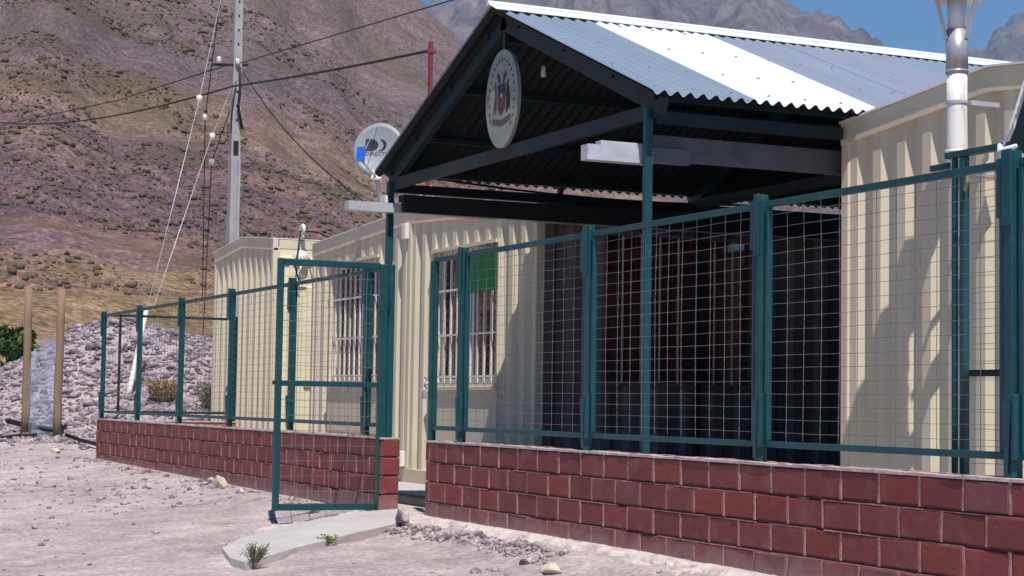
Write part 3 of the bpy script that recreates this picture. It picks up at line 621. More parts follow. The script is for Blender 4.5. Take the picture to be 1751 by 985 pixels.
# small cable looped over the left cabin
cb = obj('cable', MB().tube([(-20.62,2.03,2.80),(-20.55,1.98,2.55),(-20.55,1.95,2.36),(-20.55,2.0,2.2)], .011, 6).tube([(-20.60,2.05,2.80),(-20.3,2.15,2.76),(-19.8,2.2,2.62),(-19.25,2.3,2.58)], .011, 6), BLACK, loc=(-20.6,2,2.7), smooth=True)
tag(cb, 'black cable looped through the lifting lug of the left cabin', 'cable')
fx = thing('wall_lamp', (-20.60,1.95,2.45), 'white bulkhead lamp under the cable on the left cabin side', 'lamp')
obj('lamp_body', MB().tube([(-20.648,2.05,2.48),(-20.56,2.05,2.48)], [.10,.07], 12), WHITE, fx, True); obj('lamp_arm', MB().tube([(-20.6,2.05,2.40),(-20.55,1.98,2.28),(-20.58,2.1,2.24)], .014, 6), WHITE, fx, True)

# ------------------------------------------------------------------ canopy
cn = thing('canopy', (-11.2,.3,0), 'gabled patio canopy with corrugated metal roof on dark green steel frame', 'canopy')
XL, XR, XM, ZE, ZRI = -13.43, -8.98, -11.24, 2.575, 3.49
YC0, YC1 = .25, 6.3
def roof_pt(side, t, y, off=0):   # t 0 ridge .. 1 eave
    xe = XL if side < 0 else XR; ze = ZE + (.0 if side > 0 else .012)
    p = Vector((XM+(xe-XM)*t, y, ZRI+(ze-ZRI)*t)); nrm = Vector((-(ze-ZRI)*side, 0, abs(xe-XM))).normalized(); nrm.x = abs(nrm.x)*side
    return p + nrm*off
per, amp = .086, .015
def sheet(side, ya, yb, off=0, lift=0, ovl=0):
    n = max(2, int(round((yb-ya)/per*8))); mb = MB(); ts = [0, .25, .5, .75, 1.0]
    for i in range(n+1):
        y = ya+(yb-ya)*i/n; h = amp*math.cos(2*math.pi*(y-YC0)/per)
        for t in ts: mb.v.append(tuple(roof_pt(side, t*(1+ovl), y, h+off+lift)))
    k = len(ts)
    for i in range(n):
        for j in range(k-1): mb.f.append((i*k+j, i*k+j+1, (i+1)*k+j+1, (i+1)*k+j))
    return mb
edges = [(YC0,.95,ZINC),(.95,1.85,ZINCB),(1.85,2.55,ZINCP),(2.55,3.45,ZINCP),(3.45,4.4,ZINC),(4.4,5.35,ZINCP),(5.35,YC1,ZINC)]
for side in (-1, 1):
    for i, (a, b, mt) in enumerate(edges):
        o = obj('roof_sheet', sheet(side, a, b+.03, 0, .0018*(i % 2)+.0003*i), mt, cn, True)
        if mt is ZINCB and side > 0: o['label'] = 'brighter new white roof sheet'
    obj('underside_shade_sheet', sheet(side, YC0+.004, YC1-.004, -.014), UNDERSHADE, cn, True)  # added dark skin that carries the underside's shade in its colour
sc_ = MB()
for side in (-1, 1):
    for t in (.12, .42, .72, .95):
        for i in range(0, 70, 3):
            y = YC0+per*(i+1)
            if y > YC1-.1: break
            p = roof_pt(side, t, y, amp+.001); q = roof_pt(side, t, y, amp+.010); sc_.tube([p, q], [.011, .006], 6)
so_ = obj('roof_screws', sc_, STEEL, cn); so_['kind'] = 'stuff'
rc = MB(); w = .13
for side in (-1, 1):
    a = [roof_pt(side, 0, y, .030) for y in (YC0-.02, YC1)]; b = [roof_pt(side, w/2.2, y, .024) for y in (YC0-.02, YC1)]
    rc.prism([a[0], b[0], b[0]+Vector((0,0,-.004)), a[0]+Vector((0,0,-.004))], (0, YC1-YC0+.02, 0))
rc.tube([(XM,YC0-.02,ZRI+.03),(XM,YC1,ZRI+.03)], .022, 8)
obj('ridge_cap', rc, ZINCB, cn)
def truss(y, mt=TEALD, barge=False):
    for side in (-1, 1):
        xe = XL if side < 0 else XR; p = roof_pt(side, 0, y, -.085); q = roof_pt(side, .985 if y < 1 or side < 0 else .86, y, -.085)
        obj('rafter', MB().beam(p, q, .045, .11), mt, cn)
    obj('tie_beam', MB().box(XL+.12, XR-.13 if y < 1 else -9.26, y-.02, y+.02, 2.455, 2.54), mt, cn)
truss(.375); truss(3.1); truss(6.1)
# flat fillet plates under the apex of the front
obj('king_strut', MB().box(XM-.02, XM+.02, .359, .391, 2.5405, 3.34), TEALD, cn)
for t in (.12, .42, .72, .95):
    for side in (-1, 1):
        p = roof_pt(side, t, .33, -.052); q = roof_pt(side, t, YC1-.05, -.052); obj('purlin', MB().beam(p, q, .05, .035), TEALD, cn)
for x, w_ in ((-9.18,.046),(-13.31,.05)):
    for y in (.345, 3.15, 6.05):
        if y > 3 and x > -9: continue
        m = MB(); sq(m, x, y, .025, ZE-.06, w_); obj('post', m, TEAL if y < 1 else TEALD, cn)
for x, ye in ((-9.17, 1.68), (-13.31, 6.0)): obj('wall_plate', MB().box(x-.03, x+.03, .38, ye, 2.43, 2.50), TEALD, cn)
# gutters and the beams behind them
obj('beam', MB().cbox(-9.345,-9.30,.42,6.0,2.235,2.385,.003), STEEL_SHADE, cn)
def gutter(x, y0, y1, z, h, w=.10):
    m = MB().box(x-w/2,x-w/2+.004,y0,y1,z,z+h).box(x+w/2-.004,x+w/2,y0,y1,z,z+h).box(x-w/2+.0041,x+w/2-.0041,y0,y1,z,z+.004).box(x-w/2+.0042,x+w/2-.0042,y0,y0+.004,z+.0042,z+h-.001)
    return obj('gutter', m, GUTTER, cn)
gutter(-9.255, -.03, .40, 2.195, .090, .085); obj('gutter', MB().cbox(-9.291,-9.220,.06,.36,2.201,2.312,.003), GUTTER, cn); obj('gutter', MB().cbox(-9.291,-9.225,.41,.66,2.21,2.30,.003), STEEL_SHADE, cn)  # gutter piece past the post takes the colour with the shade in it
gutter(-13.24, -.04, 6.0, 2.262, .072)
obj('beam', MB().cbox(-13.22,-13.17,.38,6.0,2.345,2.40,.003).cbox(-13.16,-13.12,.38,6.0,2.262,2.40,.003), BLACK, cn)
obj('gutter_clip', MB().cbox(-13.34,-13.26,.285,.31,2.34,2.40,.003), WHITE, cn)
# cable under the left eave
def sag(a, b, s, n=14): a, b = Vector(a), Vector(b); return [a.lerp(b, i/n)-Vector((0,0,s*4*(i/n)*(1-i/n))) for i in range(n+1)]
tag(obj('cable', MB().tube(sag((-13.36,.45,2.60),(-13.36,3.9,2.55),.07), .010, 6), BLACK, loc=(-13,1,2.5), smooth=True), 'thin black cable sagging under the left eave of the canopy', 'cable')
# emblem plaque on the gable
pl = thing('plaque', (-11.19,.33,2.86), 'oval cream plaque with a coloured coat of arms hung in the canopy gable', 'sign')
cx, cz, rx, rz = -11.19, 2.862, .262, .338; PY = .325
N_ = 40; m = MB().prism([(cx+rx*math.cos(6.2832*i/N_), PY, cz+rz*math.sin(6.2832*i/N_)) for i in range(N_)], (0,.025,0)); obj('board', m, PAPER, pl)
def paint(name, col): return mat(name, col, .7, 0, .1, 20)
PB, PR, PG, PBR, PW = paint('blue_print', (.03,.035,.085)), paint('red_print', (.11,.03,.04)), paint('green_print', (.075,.085,.06)), paint('brown_print', (.075,.06,.06)), paint('white_print', (.28,.28,.30))
def flat(name, poly, mt, lay=1): return obj(name, MB().prism([(cx+x, PY-.0015*lay, cz+z) for x, z in poly], (0,.0013,0)), mt, pl)
flat('shield', [(-.065,.10),(.065,.10),(.065,.02),(-.065,.02)], PB); flat('shield', [(-.065,.019),(.065,.019),(.06,-.06),(.03,-.095),(0,-.11),(-.03,-.095),(-.06,-.06)], PR)
flat('star', [((.026 if i % 2 == 0 else .011)*math.sin(i*math.pi/5), .022+(.026 if i % 2 == 0 else .011)*math.cos(i*math.pi/5)) for i in range(10)], PW, 2)
for a, c_ in ((-.5, PB), (0, PW), (.5, PR)):
    flat('plume', [(a*.05-.012,.105),(a*.05+.012,.105),(a*.12+.026,.165),(a*.13,.185),(a*.12-.024,.165)], c_, 1 if a else 2)
flat('deer', [(-.085,-.10),(-.075,-.03),(-.072,.03),(-.085,.09),(-.105,.135),(-.112,.10),(-.128,.095),(-.125,.08),(-.105,.075),(-.112,.02),(-.125,-.03),(-.135,-.10),(-.12,-.10),(-.108,-.05),(-.098,-.10)], PBR)
flat('condor', [(.075,-.10),(.073,-.02),(.075,.05),(.085,.10),(.10,.125),(.118,.11),(.107,.09),(.125,.05),(.14,-.01),(.138,-.09),(.115,-.06),(.10,-.10)], INK)
flat('ribbon', [(-.14,-.12),(-.07,-.135),(0,-.145),(.07,-.135),(.14,-.12),(.15,-.155),(.07,-.175),(0,-.187),(-.07,-.175),(-.15,-.155)], PG)
for i in range(26):   # worn, unreadable printed border
    a = math.radians(-60+i*300/25-30+0); x, z = .205*math.cos(a), .27*math.sin(a)
    if z > -.2: flat('border_mark', [(x-.010,z-.009),(x+.008,z-.010),(x+.010,z+.008),(x-.006,z+.011)], PBR if i % 3 else INK)
bl = thing('hanging_lamp', (-11.83,.95,3.3), 'small white lamp holder hanging under the right slope of the canopy', 'lamp')
obj('lamp_base', MB().cbox(-11.865,-11.795,.92,.98,3.29,3.325,.005), WHITE, bl); obj('lamp_tube', MB().tube([(-11.83,.95,3.289),(-11.83,.95,3.17)], [.016,.020], 8), WHITE, bl, True)
# ------------------------------------------------------------------ satellite dish
DN = Vector((.80, -.56, .22)).normalized()     # the way it faces
dc = Vector((-17.50, 1.82, 3.38))
dr = Vector((0,0,1)).cross(DN).normalized(); du = DN.cross(dr).normalized()
ds = thing('satellite_dish', (dc.x+.02, dc.y+.15, 2.6), 'grey satellite dish with blue receiver above the middle cabin, left of the canopy', 'satellite dish')
RD = .275; m = MB(); nr, na = 6, 36
def dpt(r, a, off=0): 
    x, y = r*math.cos(a)*.97, r*math.sin(a)*1.06; return dc + dr*x + du*y + DN*(.22*(r*r)/RD*.8 - .04 + off)
for off in (0, -.012):
    for i in range(nr+1):
        for k in range(na): m.v.append(tuple(dpt(RD*i/nr, 2*math.pi*k/na, off)))
q = (nr+1)*na
for o_ in (0, q):
    for i in range(nr):
        for k in range(na): m.f.append((o_+i*na+k, o_+i*na+(k+1)%na, o_+(i+1)*na+(k+1)%na, o_+(i+1)*na+k))
for k in range(na): m.f.append((nr*na+k, nr*na+(k+1)%na, q+nr*na+(k+1)%na, q+nr*na+k))
dish = obj('reflector', m, DISHM, ds, True)
def on_dish(polys, name, mt):
    mm = MB()
    for vs, fs in polys:
        vs = [(x*.92-.075, y*.95) for x, y in vs]; mm.add([dc + dr*x + du*y + DN*(.22*(((x/.97)**2+(y/1.06)**2))/RD*.8 - .04 + .003) for x, y in vs], fs)
    return obj(name, mm, mt, ds)
def strip(inner, outer): n = len(inner); return (inner+outer, [(i, i+1, n+i+1, n+i) for i in range(n-1)])
# the maker's mark: a solid D, then a crescent
N_ = 10
Dp = [(-.075,.135)]+[(-.02+.085*math.cos(t), .0675+.0675*math.sin(t)) for t in np.linspace(math.pi/2, -math.pi/2, N_)]+[(-.092,.0),(-.092,.0)]
def fan(poly, c): return ([c]+poly, [(0, i+1, i+2) for i in range(len(poly)-1)]+[(0, len(poly), 1)])
on_dish([fan(Dp, (-.03,.0675))], 'logo', INK)
cr_in = [(.055+.070*math.cos(t), .0675+.0675*math.sin(t)) for t in np.linspace(1.15, -1.5, N_)]; cr_out = [(.075+.085*math.cos(t)*1.0, .0675+.072*math.sin(t)) for t in np.linspace(1.15, -1.5, N_)]
on_dish([strip(cr_in, cr_out)], 'logo', INK)
tcv = bpy.data.curves.new('text', 'FONT'); tcv.body = 'DIRECTV'; tcv.size = .062; tcv.align_x = 'CENTER'; tcv.resolution_u = 2
to = bpy.data.objects.new('text', tcv); COL.objects.link(to); dg = bpy.context.evaluated_depsgraph_get(); tm = bpy.data.meshes.new_from_object(to.evaluated_get(dg)); bpy.data.objects.remove(to)
tv = [(v.co.x*1.05+.055, v.co.y-.055) for v in tm.vertices]; tf = [tuple(p.vertices) for p in tm.polygons]; on_dish([(tv, tf)], 'lettering', INK)
lp = dc - dr*.19*1.0 - du*.02 + DN*.34
lp = dc + dr*(-.10) + du*(-.16) + DN*.30
base = dc - du*.30
arm = obj('arm', MB().tube([base-DN*.02, lp-du*.06], .013, 6).tube([lp-du*.05, dpt(RD*.93, 1.72)], .0035, 5), STEEL, ds, True)
obj('receiver', MB().beam(lp-du*.07, lp+du*.07, .06, .075, dr).beam(lp+du*.035, lp+du*.035-DN*.08, .05, .05, du), BLUE, ds)
obj('mast', MB().tube([base-DN*.03, base-DN*.10-Vector((0,0,.10)), Vector((base.x-.02, base.y+.14, 2.56))], .022, 8), STEEL, ds, True)
obj('bracket', MB().beam(base-du*.02, base+du*.08-DN*.02, .10, .03, DN), WHITE, ds)
# ------------------------------------------------------------------ flue pipe
px_, py_ = -7.775, 1.45
fp = thing('flue_pipe', (px_,py_,0), 'white weathered flue pipe with metal cowl in front of the right cabin', 'chimney')
r0 = .083
obj('pipe', MB().tube([(px_,py_,2.06),(px_,py_,2.2),(px_,py_,2.4),(px_,py_,2.6)], [.056,.057,.055,.055], 20), FLUE, fp, True)
obj('pipe', MB().tube([(px_,py_,2.6005),(px_,py_,2.595),(px_,py_,2.83)], [.057,.059,.059], 20), STEEL, fp, True)
obj('collar', MB().tube([(px_,py_,2.60),(px_,py_,2.612)], .062, 20), STEEL, fp, True)
obj('collar', MB().tube([(px_,py_,2.165),(px_,py_,2.18)], .063, 20), WHITE, fp, True)
obj('pipe', MB().tube([(px_,py_,2.831),(px_,py_,3.0)], .053, 20), ZINCB, fp, True)
for a in (0.3, 2.4, 4.5):
    c_, s_ = math.cos(a), math.sin(a); obj('cowl_strap', MB().beam((px_+.061*c_,py_+.061*s_,2.78),(px_+.12*c_,py_+.12*s_,2.99),.035,.003,(c_,s_,0)), STEEL, fp)
obj('cowl', MB().tube([(px_,py_,2.99),(px_,py_,3.04),(px_,py_,3.22)], [.12,.17,.02], 24), STEEL, fp, True)
obj('wall_bracket', MB().box(px_-.05,px_+.05,py_-.05,YF-.001,2.045,2.058), STEEL, fp)
obj('clamp', MB().tube([(px_,py_,2.43),(px_,py_,2.445)], .061, 20).box(px_+.03,px_+.05,py_+.06,YF-.013,2.425,2.45), GUTTER, fp)
# ------------------------------------------------------------------ inner frame, right side post with shade cloth
inr = thing('inner_gate', (-6.6,.55,0), 'teal double post with top bar standing behind the right end of the fence', 'gate')
for x in (-6.665, -6.60): m = MB(); sq(m, x, .55, .026, 1.945, .026 if x < -6.65 else .036); obj('post', m, TEAL, inr)
obj('top_bar', MB().cbox(-6.72,-5.95,.53,.57,1.946,1.975,.003), TEAL, inr); obj('plate', MB().cbox(-6.84,-6.705,.54,.56,1.90,1.93,.003), TEAL, inr)
obj('mid_bar', MB().cbox(-6.555,-5.9,.535,.565,.945,.975,.003), TEALD, inr)
m = MB(); sq(m, -5.93, .55, .026, 1.945, .05); obj('post', m, TEALD, inr)
obj('wire_mesh', wires((-6.55,.55,0),(1,0,0),.60,.10,1.93,24,4,888), WIRE, inr)
obj('latch', MB().tube([(-6.54,.52,1.86),(-6.53,.51,1.82),(-6.545,.51,1.78)], .008, 6), WOOD, inr)
sp = thing('shade_sail', (-5.6,.3,0), 'white edged dark green shade cloth tied to a tall post at the right edge', 'shade cloth')
m = MB(); sq(m, -5.62, .30, .026, 2.75, .07); obj('post', m, TEAL, sp)
def cl_pt(a, b): # a along, b up
    z = 1.87+b*.95; xl = -5.98+.32*(b**.8) ; x = xl+(a)*( -5.1-xl); return (x, .26+.03*math.sin(7*a+3*b)+.06*a, z-.04*math.sin(3*a))
m = MB(); na_, nb_ = 10, 10
for i in range(na_+1):
    for j in range(nb_+1): m.v.append(cl_pt(i/na_, j/nb_))
for i in range(na_):
    for j in range(nb_): m.f.append((i*(nb_+1)+j, (i+1)*(nb_+1)+j, (i+1)*(nb_+1)+j+1, i*(nb_+1)+j+1))
obj('cloth', m, TEALD, sp, True)
obj('hem', MB().tube([Vector(cl_pt(0, j/10))+Vector((-.012,-.012,0)) for j in range(5)], [.005,.008,.008,.005,.003], 7), CLOTH, sp, True)
obj('tie', MB().tube([(-5.99,.24,1.90),(-5.93,.20,1.86),(-5.86,.22,1.88)], [.010,.020,.010], 8), CLOTH, sp, True); obj('tie', MB().tube([(-5.62,.22,1.93),(-5.52,.20,1.91),(-5.35,.2,1.94)], [.02,.03,.02], 8), CLOTH, sp, True)
# green sign in the right window of the middle cabin
gs = obj('green_sign', MB().cbox(-14.77,-14.24,1.685,1.697,1.765,2.14,.002), GREENC, loc=(-14.5,1.69,1.95)); tag(gs, 'small plain green board fixed over the bars of the middle cabin window', 'sign')

# ------------------------------------------------------------------ power pole and lines
pp = thing('utility_pole', (-36.7,5.85,0), 'tall grey concrete power pole behind the left cabins', 'utility pole')
pxx, pyy = -36.70, 5.86
zg = float(ground_h(pxx, pyy)); H_ = 10.6
def pw_(z): return .118-.0038*z
m = MB(); zs = [zg-.3, 2, 4, 6.15, 6.151, 8, H_]
for z in zs:
    w_ = pw_(z)
    m.v += [(pxx-w_, pyy-w_, z), (pxx+w_, pyy-w_, z), (pxx+w_, pyy+w_, z), (pxx-w_, pyy+w_, z)]
for i in range(len(zs)-1):
    for k in range(4): m.f.append((i*4+k, i*4+(k+1)%4, i*4+4+(k+1)%4, i*4+4+k))
m.f.append(tuple(range(len(m.v)-4, len(m.v))))
# turn the pole so that one face looks along the wall
shaft = obj('shaft', m, POLEM, pp)
obj('flange', MB().box(pxx+pw_(4)+.001,pxx+pw_(4)+.03,pyy-.10,pyy-.045,zg,5.8).box(pxx+pw_(4)+.001,pxx+pw_(4)+.03,pyy+.045,pyy+.10,zg,5.8), POLEM, pp)
obj('slot', MB().box(pxx+pw_(6)-.02,pxx+pw_(6)+.012,pyy-.055,pyy+.055,5.86,6.16), BLACK, pp)
hm = mesh_of('bolt_hole', MB().tube([(0,0,0),(.014,0,0)], .022, 8), BLACK)
for z in (6.6,6.9,7.2,7.9,8.2,8.5,8.8,9.1,9.5): inst('bolt_hole', hm, pp, (pxx+pw_(z)-.002, pyy, z))
obj('crossarm', MB().beam((pxx+.05,pyy-.55,7.72),(pxx+.05,pyy+.22,7.78),.05,.05), BLACK, pp)
im = mesh_of('insulator', MB().tube([(0,0,0),(0,0,.03),(0,0,.06),(0,0,.09),(0,0,.13)], [.03,.055,.035,.055,.02], 10), WHITE, True)
for y in (-.42, -.02): inst('insulator', im, pp, (pxx+.13, pyy+y, 7.76))
obj('cable_drop', MB().tube([(pxx+.16,pyy+.02,7.7),(pxx+.17,pyy+.04,7.3),(pxx+.18,pyy+.0,6.9),(pxx+.18,pyy+.10,6.4)], .03, 6).tube([(pxx+.16,pyy-.05,7.4),(pxx+.17,pyy-.12,6.9),(pxx+.17,pyy-.14,6.3)], .014, 6), BLACK, pp, True)
def line(pts, r, label, mt=BLACK, cat='cable', ins=None):
    t = thing('overhead_cable' if cat == 'cable' else 'guy_wire', pts[0], label, cat)
    obj('wire', MB().tube(pts, r, 5), mt, t, True)
    for q in ins or []: obj('insulator', MB().tube([Vector(q)+Vector((0,0,-.07)),Vector(q)+Vector((0,0,-.05)),Vector(q)+Vector((0,0,.05)),Vector(q)+Vector((0,0,.07))], [.02,.055,.055,.02], 8), WHITE, t, True)
    return t
line(sag((-77.03,6.09,12.31),(-33.25,4.82,6.71),.55)+sag((-33.25,4.82,6.71),(-21.45,4.0,5.30),.03)[1:], .020, 'thick black cable crossing in front of the pole down to the red pole')
line([(-36.54,5.9,7.79),(-27.31,6.78,7.41),(-22.85,6.91,7.18)], .012, 'black cable rising to the right from the pole towards the sky')
line([(-36.68,5.61,7.73),(-49.57,6.23,8.92),(-61.15,4.98,9.66)], .014, 'thin faint cable leaving the pole towards the left hillside')
line(sag((-36.5,5.95,7.6),(-18.34,2.2,2.80),.25), .011, 'thin service wire dropping from the pole to the middle cabin')
g_top = Vector((-29.4,2.33,2.17))
line([(-36.6,5.7,10.4),(-32.5,3.94,6.22),g_top], .006, 'upper pale guy wire with white insulator left of the pole', GUTTER, 'guy wire', [(-32.6,3.98,6.3)])
line([(-36.6,5.75,7.3),(-33.97,4.6,5.8),g_top+Vector((.0,.12,.1))], .006, 'lower pale guy wire with white insulator left of the pole', GUTTER, 'guy wire', [(-33.97,4.62,5.82)])
line([(-37.3,5.75,10.4),(-38.85,5.8,6.96),(-43.8,7.2,3.2)], .012, 'upper dark guy wire behind the pole with small insulator', BLACK, 'guy wire', [(-38.85,5.8,6.96)])
line([(-36.9,5.95,7.3),(-38.84,5.97,5.98),(-45.5,7.7,2.2)], .012, 'lower dark guy wire behind the pole with small insulator', BLACK, 'guy wire', [(-38.84,5.97,5.98)])
tag(obj('guy_guard', MB().tube([(-28.6,1.88,.70),(-28.75,1.96,1.0),(-29.1,2.15,1.6),(-29.4,2.33,2.2)], [.045,.045,.04,.04], 10), WHITE, loc=(-28.6,1.88,.7), smooth=True), 'white curved guard tube on the guy wires, planted in the rubble heap', 'guard tube')
rp_ = thing('red_pole', (-21.45,4.0,2.6), 'thin red steel pole carrying the cable behind the canopy', 'pole')
obj('shaft', MB().cbox(-21.48,-21.43,3.975,4.025,2.2,5.42,.006), RUST, rp_); obj('cap_bracket', MB().cbox(-21.49,-21.42,3.95,4.06,5.26,5.31,.006), RUST, rp_)

# ------------------------------------------------------------------ timber posts, film, black pipe at the left
def gpost(x, y, h, label):
    z = float(ground_h(x, y)); t = obj('timber_post', MB().tube([(x+random.uniform(-.012,.012), y+random.uniform(-.012,.012), z-.1+h*i/5+.1*(i == 0)) for i in range(6)], [.062,.058,.06,.056,.058,.055], 10), WOOD, loc=(x,y,z), smooth=True)
    return tag(t, label, 'post', 'timber gate posts at the left')
gpost(-27.08, .04, 2.24, 'left-hand weathered timber post, nearer the left edge'); gpost(-26.56, .40, 2.26, 'right-hand weathered timber post, nearer the brick wall')
m = MB(); a, b = Vector((-27.08,.04,0)), Vector((-26.56,.40,0)); nA, nB = 12, 14
for i in range(nA+1):
    for j in range(nB+1):
        s_ = i/nA; top_ = 1.62-.22*(1-s_)**2+.05*math.sin(4*s_); z = .02+top_*j/nB; p = a.lerp(b, .06+.90*s_); m.v.append((p.x+.03*math.sin(5*s_+6*z), p.y+.04*math.cos(7*s_+4*z), z))
for i in range(nA):
    for j in range(nB): m.f.append((i*(nB+1)+j,(i+1)*(nB+1)+j,(i+1)*(nB+1)+j+1,i*(nB+1)+j+1))
fm_ = bpy.data.materials.new('cloudy_film'); fm_.use_nodes = True; n_ = fm_.node_tree.nodes; l_ = fm_.node_tree.links
tr_ = n_.new('ShaderNodeBsdfTransparent'); tr_.inputs[0].default_value = (.82,.86,.93,1); mx_ = n_.new('ShaderNodeMixShader'); n_['Principled BSDF'].inputs['Base Color'].default_value = (.38,.42,.50,1); n_['Principled BSDF'].inputs['Roughness'].default_value = .35
no_ = n_.new('ShaderNodeTexNoise'); no_.inputs['Scale'].default_value = 4; mr_ = n_.new('ShaderNodeMapRange'); l_.new(no_.outputs[0], mr_.inputs[0]); mr_.inputs[1].default_value = .3; mr_.inputs[2].default_value = .7; mr_.inputs[3].default_value = .22; mr_.inputs[4].default_value = .55
l_.new(mr_.outputs[0], mx_.inputs[0]); l_.new(tr_.outputs[0], mx_.inputs[1]); l_.new(n_['Principled BSDF'].outputs[0], mx_.inputs[2]); l_.new(mx_.outputs[0], n_['Material Output'].inputs[0])
tag(obj('film', m, fm_, loc=(-26.8,.2,0), smooth=True), 'cloudy bluish plastic film stretched between the two timber posts', 'plastic film')
def onground(pts, dz): return [(x, y, float(ground_h(x, y))+dz) for x, y in pts]
def pipe_pts(p, q, n, dz, w=0): return [(p[0]+(q[0]-p[0])*i/n, p[1]+(q[1]-p[1])*i/n+w*math.sin(i*.9), float(ground_h(p[0]+(q[0]-p[0])*i/n, p[1]+(q[1]-p[1])*i/n+w*math.sin(i*.9)))+dz) for i in range(n+1)]
tag(obj('black_pipe', MB().tube([(-27.45,-.15,.42),(-27.0,.13,.34),(-26.6,.45,.30)], .040, 8), BLACK, loc=(-27,.1,.4), smooth=True), 'thick black pipe lashed across the timber posts', 'pipe')
tag(obj('black_hose', MB().tube(pipe_pts((-26.4,.5),(-24.8,1.0),8,.07,.02)+[(-24.5,1.5,.30),(-24.2,2.2,.55),(-24.0,2.9,.85)], .028, 7), BLACK, loc=(-25,1,.3), smooth=True), 'black hose running over the rubble behind the left fence', 'hose')
tag(obj('black_hose', MB().tube(pipe_pts((-27.3,-1.2),(-26.7,.1),8,.05,.05), .018, 6), BLACK, loc=(-27,-1,.1), smooth=True), 'thin black hose on the ground left of the timber posts', 'hose')

# ------------------------------------------------------------------ bushes, weeds, rocks
def leafy(name, c, rad, n, m, label, cat, ls=.12, group=None, trunk=True, flat=.8):
    t = thing(name, c, label, cat, group); mb = MB(); c = Vector(c); cl_ = [(Vector((random.gauss(0,.42)*rad[0], random.gauss(0,.42)*rad[1], rad[2]*(.25+.75*random.random()))), random.uniform(.25,.5)) for _ in range(16)]
    for i in range(n):
        k, cr_ = random.choice(cl_); d = Vector((random.gauss(0,1), random.gauss(0,1), random.gauss(0,1))).normalized()*cr_*random.random()**.4*min(rad[:2])
        p = c + k + Vector((d.x, d.y, d.z*flat)); a = Vector((random.gauss(0,1),random.gauss(0,1),random.gauss(0,1))).normalized(); b = a.orthogonal().normalized(); s_ = ls*random.uniform(.6,1.3)
        mb.add([p-a*s_, p+b*s_*.5, p+a*s_, p-b*s_*.5], [(0,1,2,3)])
    o = obj('foliage', mb, m, t); o['kind'] = 'stuff'
    tb = MB()
    for i in range(4): k = cl_[i][0]; tb.tube([c+Vector((0,0,-.3)), c+k*.5, c+k], [.07*rad[2]/2,.04*rad[2]/2,.015], 6)
    obj('trunk', tb, WOOD, t); return t
leafy('green_bush', (-50.97,3.9,.75), (1.25,.75,1.75), 5000, LEAFD, 'tallest dark green bush behind the heap at the left edge', 'bush', .11)
leafy('green_bush', (-51.2,5.5,.95), (1.2,.8,1.05), 3200, LEAFD, 'lower green bush behind the timber posts', 'bush', .11)
leafy('green_bush', (-51.2,2.2,.2), (1.2,.9,1.3), 3000, LEAFD, 'green bush cut by the left edge of the picture', 'bush', .11)
def tuft(name, x, y, h, n, m, label, spread=.5, z=None, w=.004):
    z = float(ground_h(x, y)) if z is None else z; mb = MB()
    for i in range(n):
        a = random.random()*6.283; t = random.random()**.6*spread; hh = h*random.uniform(.5,1.1); d = Vector((math.cos(a)*t, math.sin(a)*t, 0)); p = Vector((x,y,z))+d*h*.25
        mb.tube([p, p+d*h*.3+Vector((0,0,hh*.55)), p+d*h*.75+Vector((0,0,hh))], [w, w*.8, w*.35], 3, False)
        for _ in range(2):
            q = p+d*h*.5+Vector((random.uniform(-.02,.02),random.uniform(-.02,.02),hh*random.uniform(.4,1))); e = Vector((random.gauss(0,1),random.gauss(0,1),random.gauss(0,1))).normalized()*w*3; g_ = e.orthogonal().normalized()*w*1.8
            mb.add([q-e, q+g_, q+e, q-g_], [(0,1,2,3)])
    return tag(obj(name, mb, m, loc=(x,y,z)), label, 'plant')
tuft('weed', -10.02, -1.70, .105, 90, WEED, 'grey-green weed growing at the tip of the concrete ramp', .9, -.13, .0022)
tuft('weed', -10.78, -.98, .05, 26, WEEDY, 'tiny yellow-green weed at the near edge of the concrete ramp', 1.6, -.09, .004)
tuft('dry_bush', -28.17, 2.34, .34, 260, STRAW, 'straw coloured dry bush on the rubble heap behind the left fence', 1.0, None, .008)
tuft('dry_bush', -27.6, 3.05, .42, 360, WEED, 'greyish dry bush on the rubble heap beside the left cabin', .9, None, .008)
def rock(x, y, s, label, m=ROCK, z=None, sq_=(1,.8,.6), seed=0):
    b = bmesh.new(); bmesh.ops.create_icosphere(b, subdivisions=3, radius=1); r = random.Random(seed); pl_ = [(Vector((r.gauss(0,1), r.gauss(0,1), r.gauss(0,1))).normalized(), r.uniform(.42,.75)) for _ in range(12)]
    for v in b.verts:
        for n_, d in pl_:
            k = v.co.dot(n_)-d
            if k > 0: v.co -= n_*k*.985
        v.co = Vector((v.co.x*sq_[0], v.co.y*sq_[1], v.co.z*sq_[2]))*s
    z = float(ground_h(x, y))+s*sq_[2]*.35 if z is None else z; b.verts.index_update()
    o = obj('rock', (np.array([v.co for v in b.verts])+np.array([x,y,z]), [[v.index for v in f.verts] for f in b.faces]), m, loc=(x,y,z)); b.free()
    return tag(o, label, 'rock', 'rocks on the dirt')
rock(-11.28,-.30,.085,'angular grey rock beside the near edge of the ramp at the gate', seed=1, z=.03, sq_=(.9,.9,.8))
rock(-8.55,-.55,.075,'smooth cream coloured rock below the crumbling footing', ROCKY, seed=2, sq_=(1.2,.9,.55))
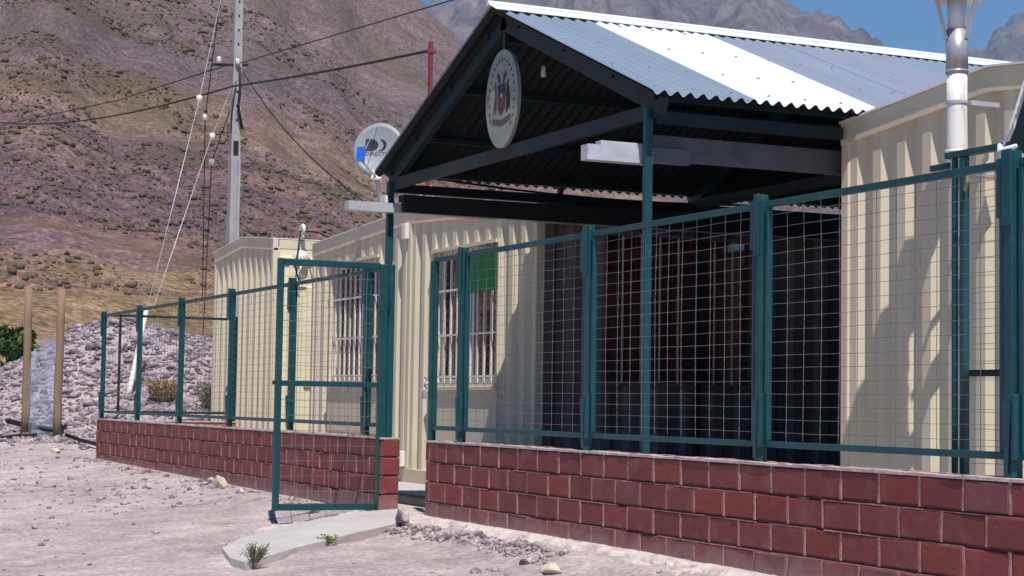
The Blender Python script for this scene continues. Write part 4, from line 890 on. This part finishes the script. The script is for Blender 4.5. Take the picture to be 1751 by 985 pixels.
rock(-15.94,-.22,.12,'white pointed rock at the foot of the left brick wall', ROCKY, seed=3, sq_=(1,.8,.75)); rock(-16.4,-.20,.09,'pinkish rock next to the white pointed rock', seed=4)
rock(-8.95,-.50,.06,'brown rock left of the cream coloured rock', seed=5); rock(-10.9,-.35,.05,'small rock right of the grey rock at the ramp', seed=6, z=-.01)
rock(-9.15,-2.95,.05,'pale flat rock alone on the dirt near the bottom left', ROCKY, seed=7, sq_=(1.2,.9,.6)); rock(-24.0,-.1,.11,'pale stone just left of the far end of the brick wall', ROCKY, seed=8)
rock(-15.1,-.28,.06,'small broken rock by the left brick wall near the gate', seed=9); rock(-12.95,-.35,.07,'stone showing under the open gate', seed=11)
# broken curb behind the ramp
def kerb():
    a, b = Vector((-12.42,-.16,0)), Vector((-11.62,-1.28,0)); d = (b-a); n_ = Vector((-d.y, d.x, 0)).normalized()
    t = np.linspace(0, 1, 90); q = np.linspace(-1, 1, 9); T, Q = np.meshgrid(t, q, indexing='ij'); w = .022+.035*fbm(T*9, T*0+2, 3)
    X_ = a.x+d.x*T - n_.x*(w*Q+.05) ; Y_ = a.y+d.y*T - n_.y*(w*Q+.05); Z_ = -.018-.085*T + .045*(1-Q*Q)*fbm(T*14, Q+4, 3) - .05*(np.abs(Q) > .8) - .06*(fbm(T*5+2, T*0, 2) > .56)
    return grid(X_, Y_, Z_, 'broken_kerb', LEDGE, smooth=False)
kerb()

# ------------------------------------------------------------------ haze
hz = obj('haze', MB().box(-4600, 450, -2600, 4600, -3.0, 1150), mat('haze_dummy', (1,1,1)), loc=(0,0,0)); tag(hz, kind='stuff')
hm_ = bpy.data.materials.new('haze'); hm_.use_nodes = True; n_ = hm_.node_tree.nodes; n_.remove(n_['Principled BSDF']); pv = n_.new('ShaderNodeVolumePrincipled')
pv.inputs['Color'].default_value = (.50,.70,1,1); pv.inputs['Density'].default_value = 1.1e-4; hm_.node_tree.links.new(pv.outputs[0], n_['Material Output'].inputs['Volume'])
hz.data.materials.clear(); hz.data.materials.append(hm_)
hm_.volume_intersection_method if hasattr(hm_, 'volume_intersection_method') else None
SC.cycles.volume_max_steps = 64
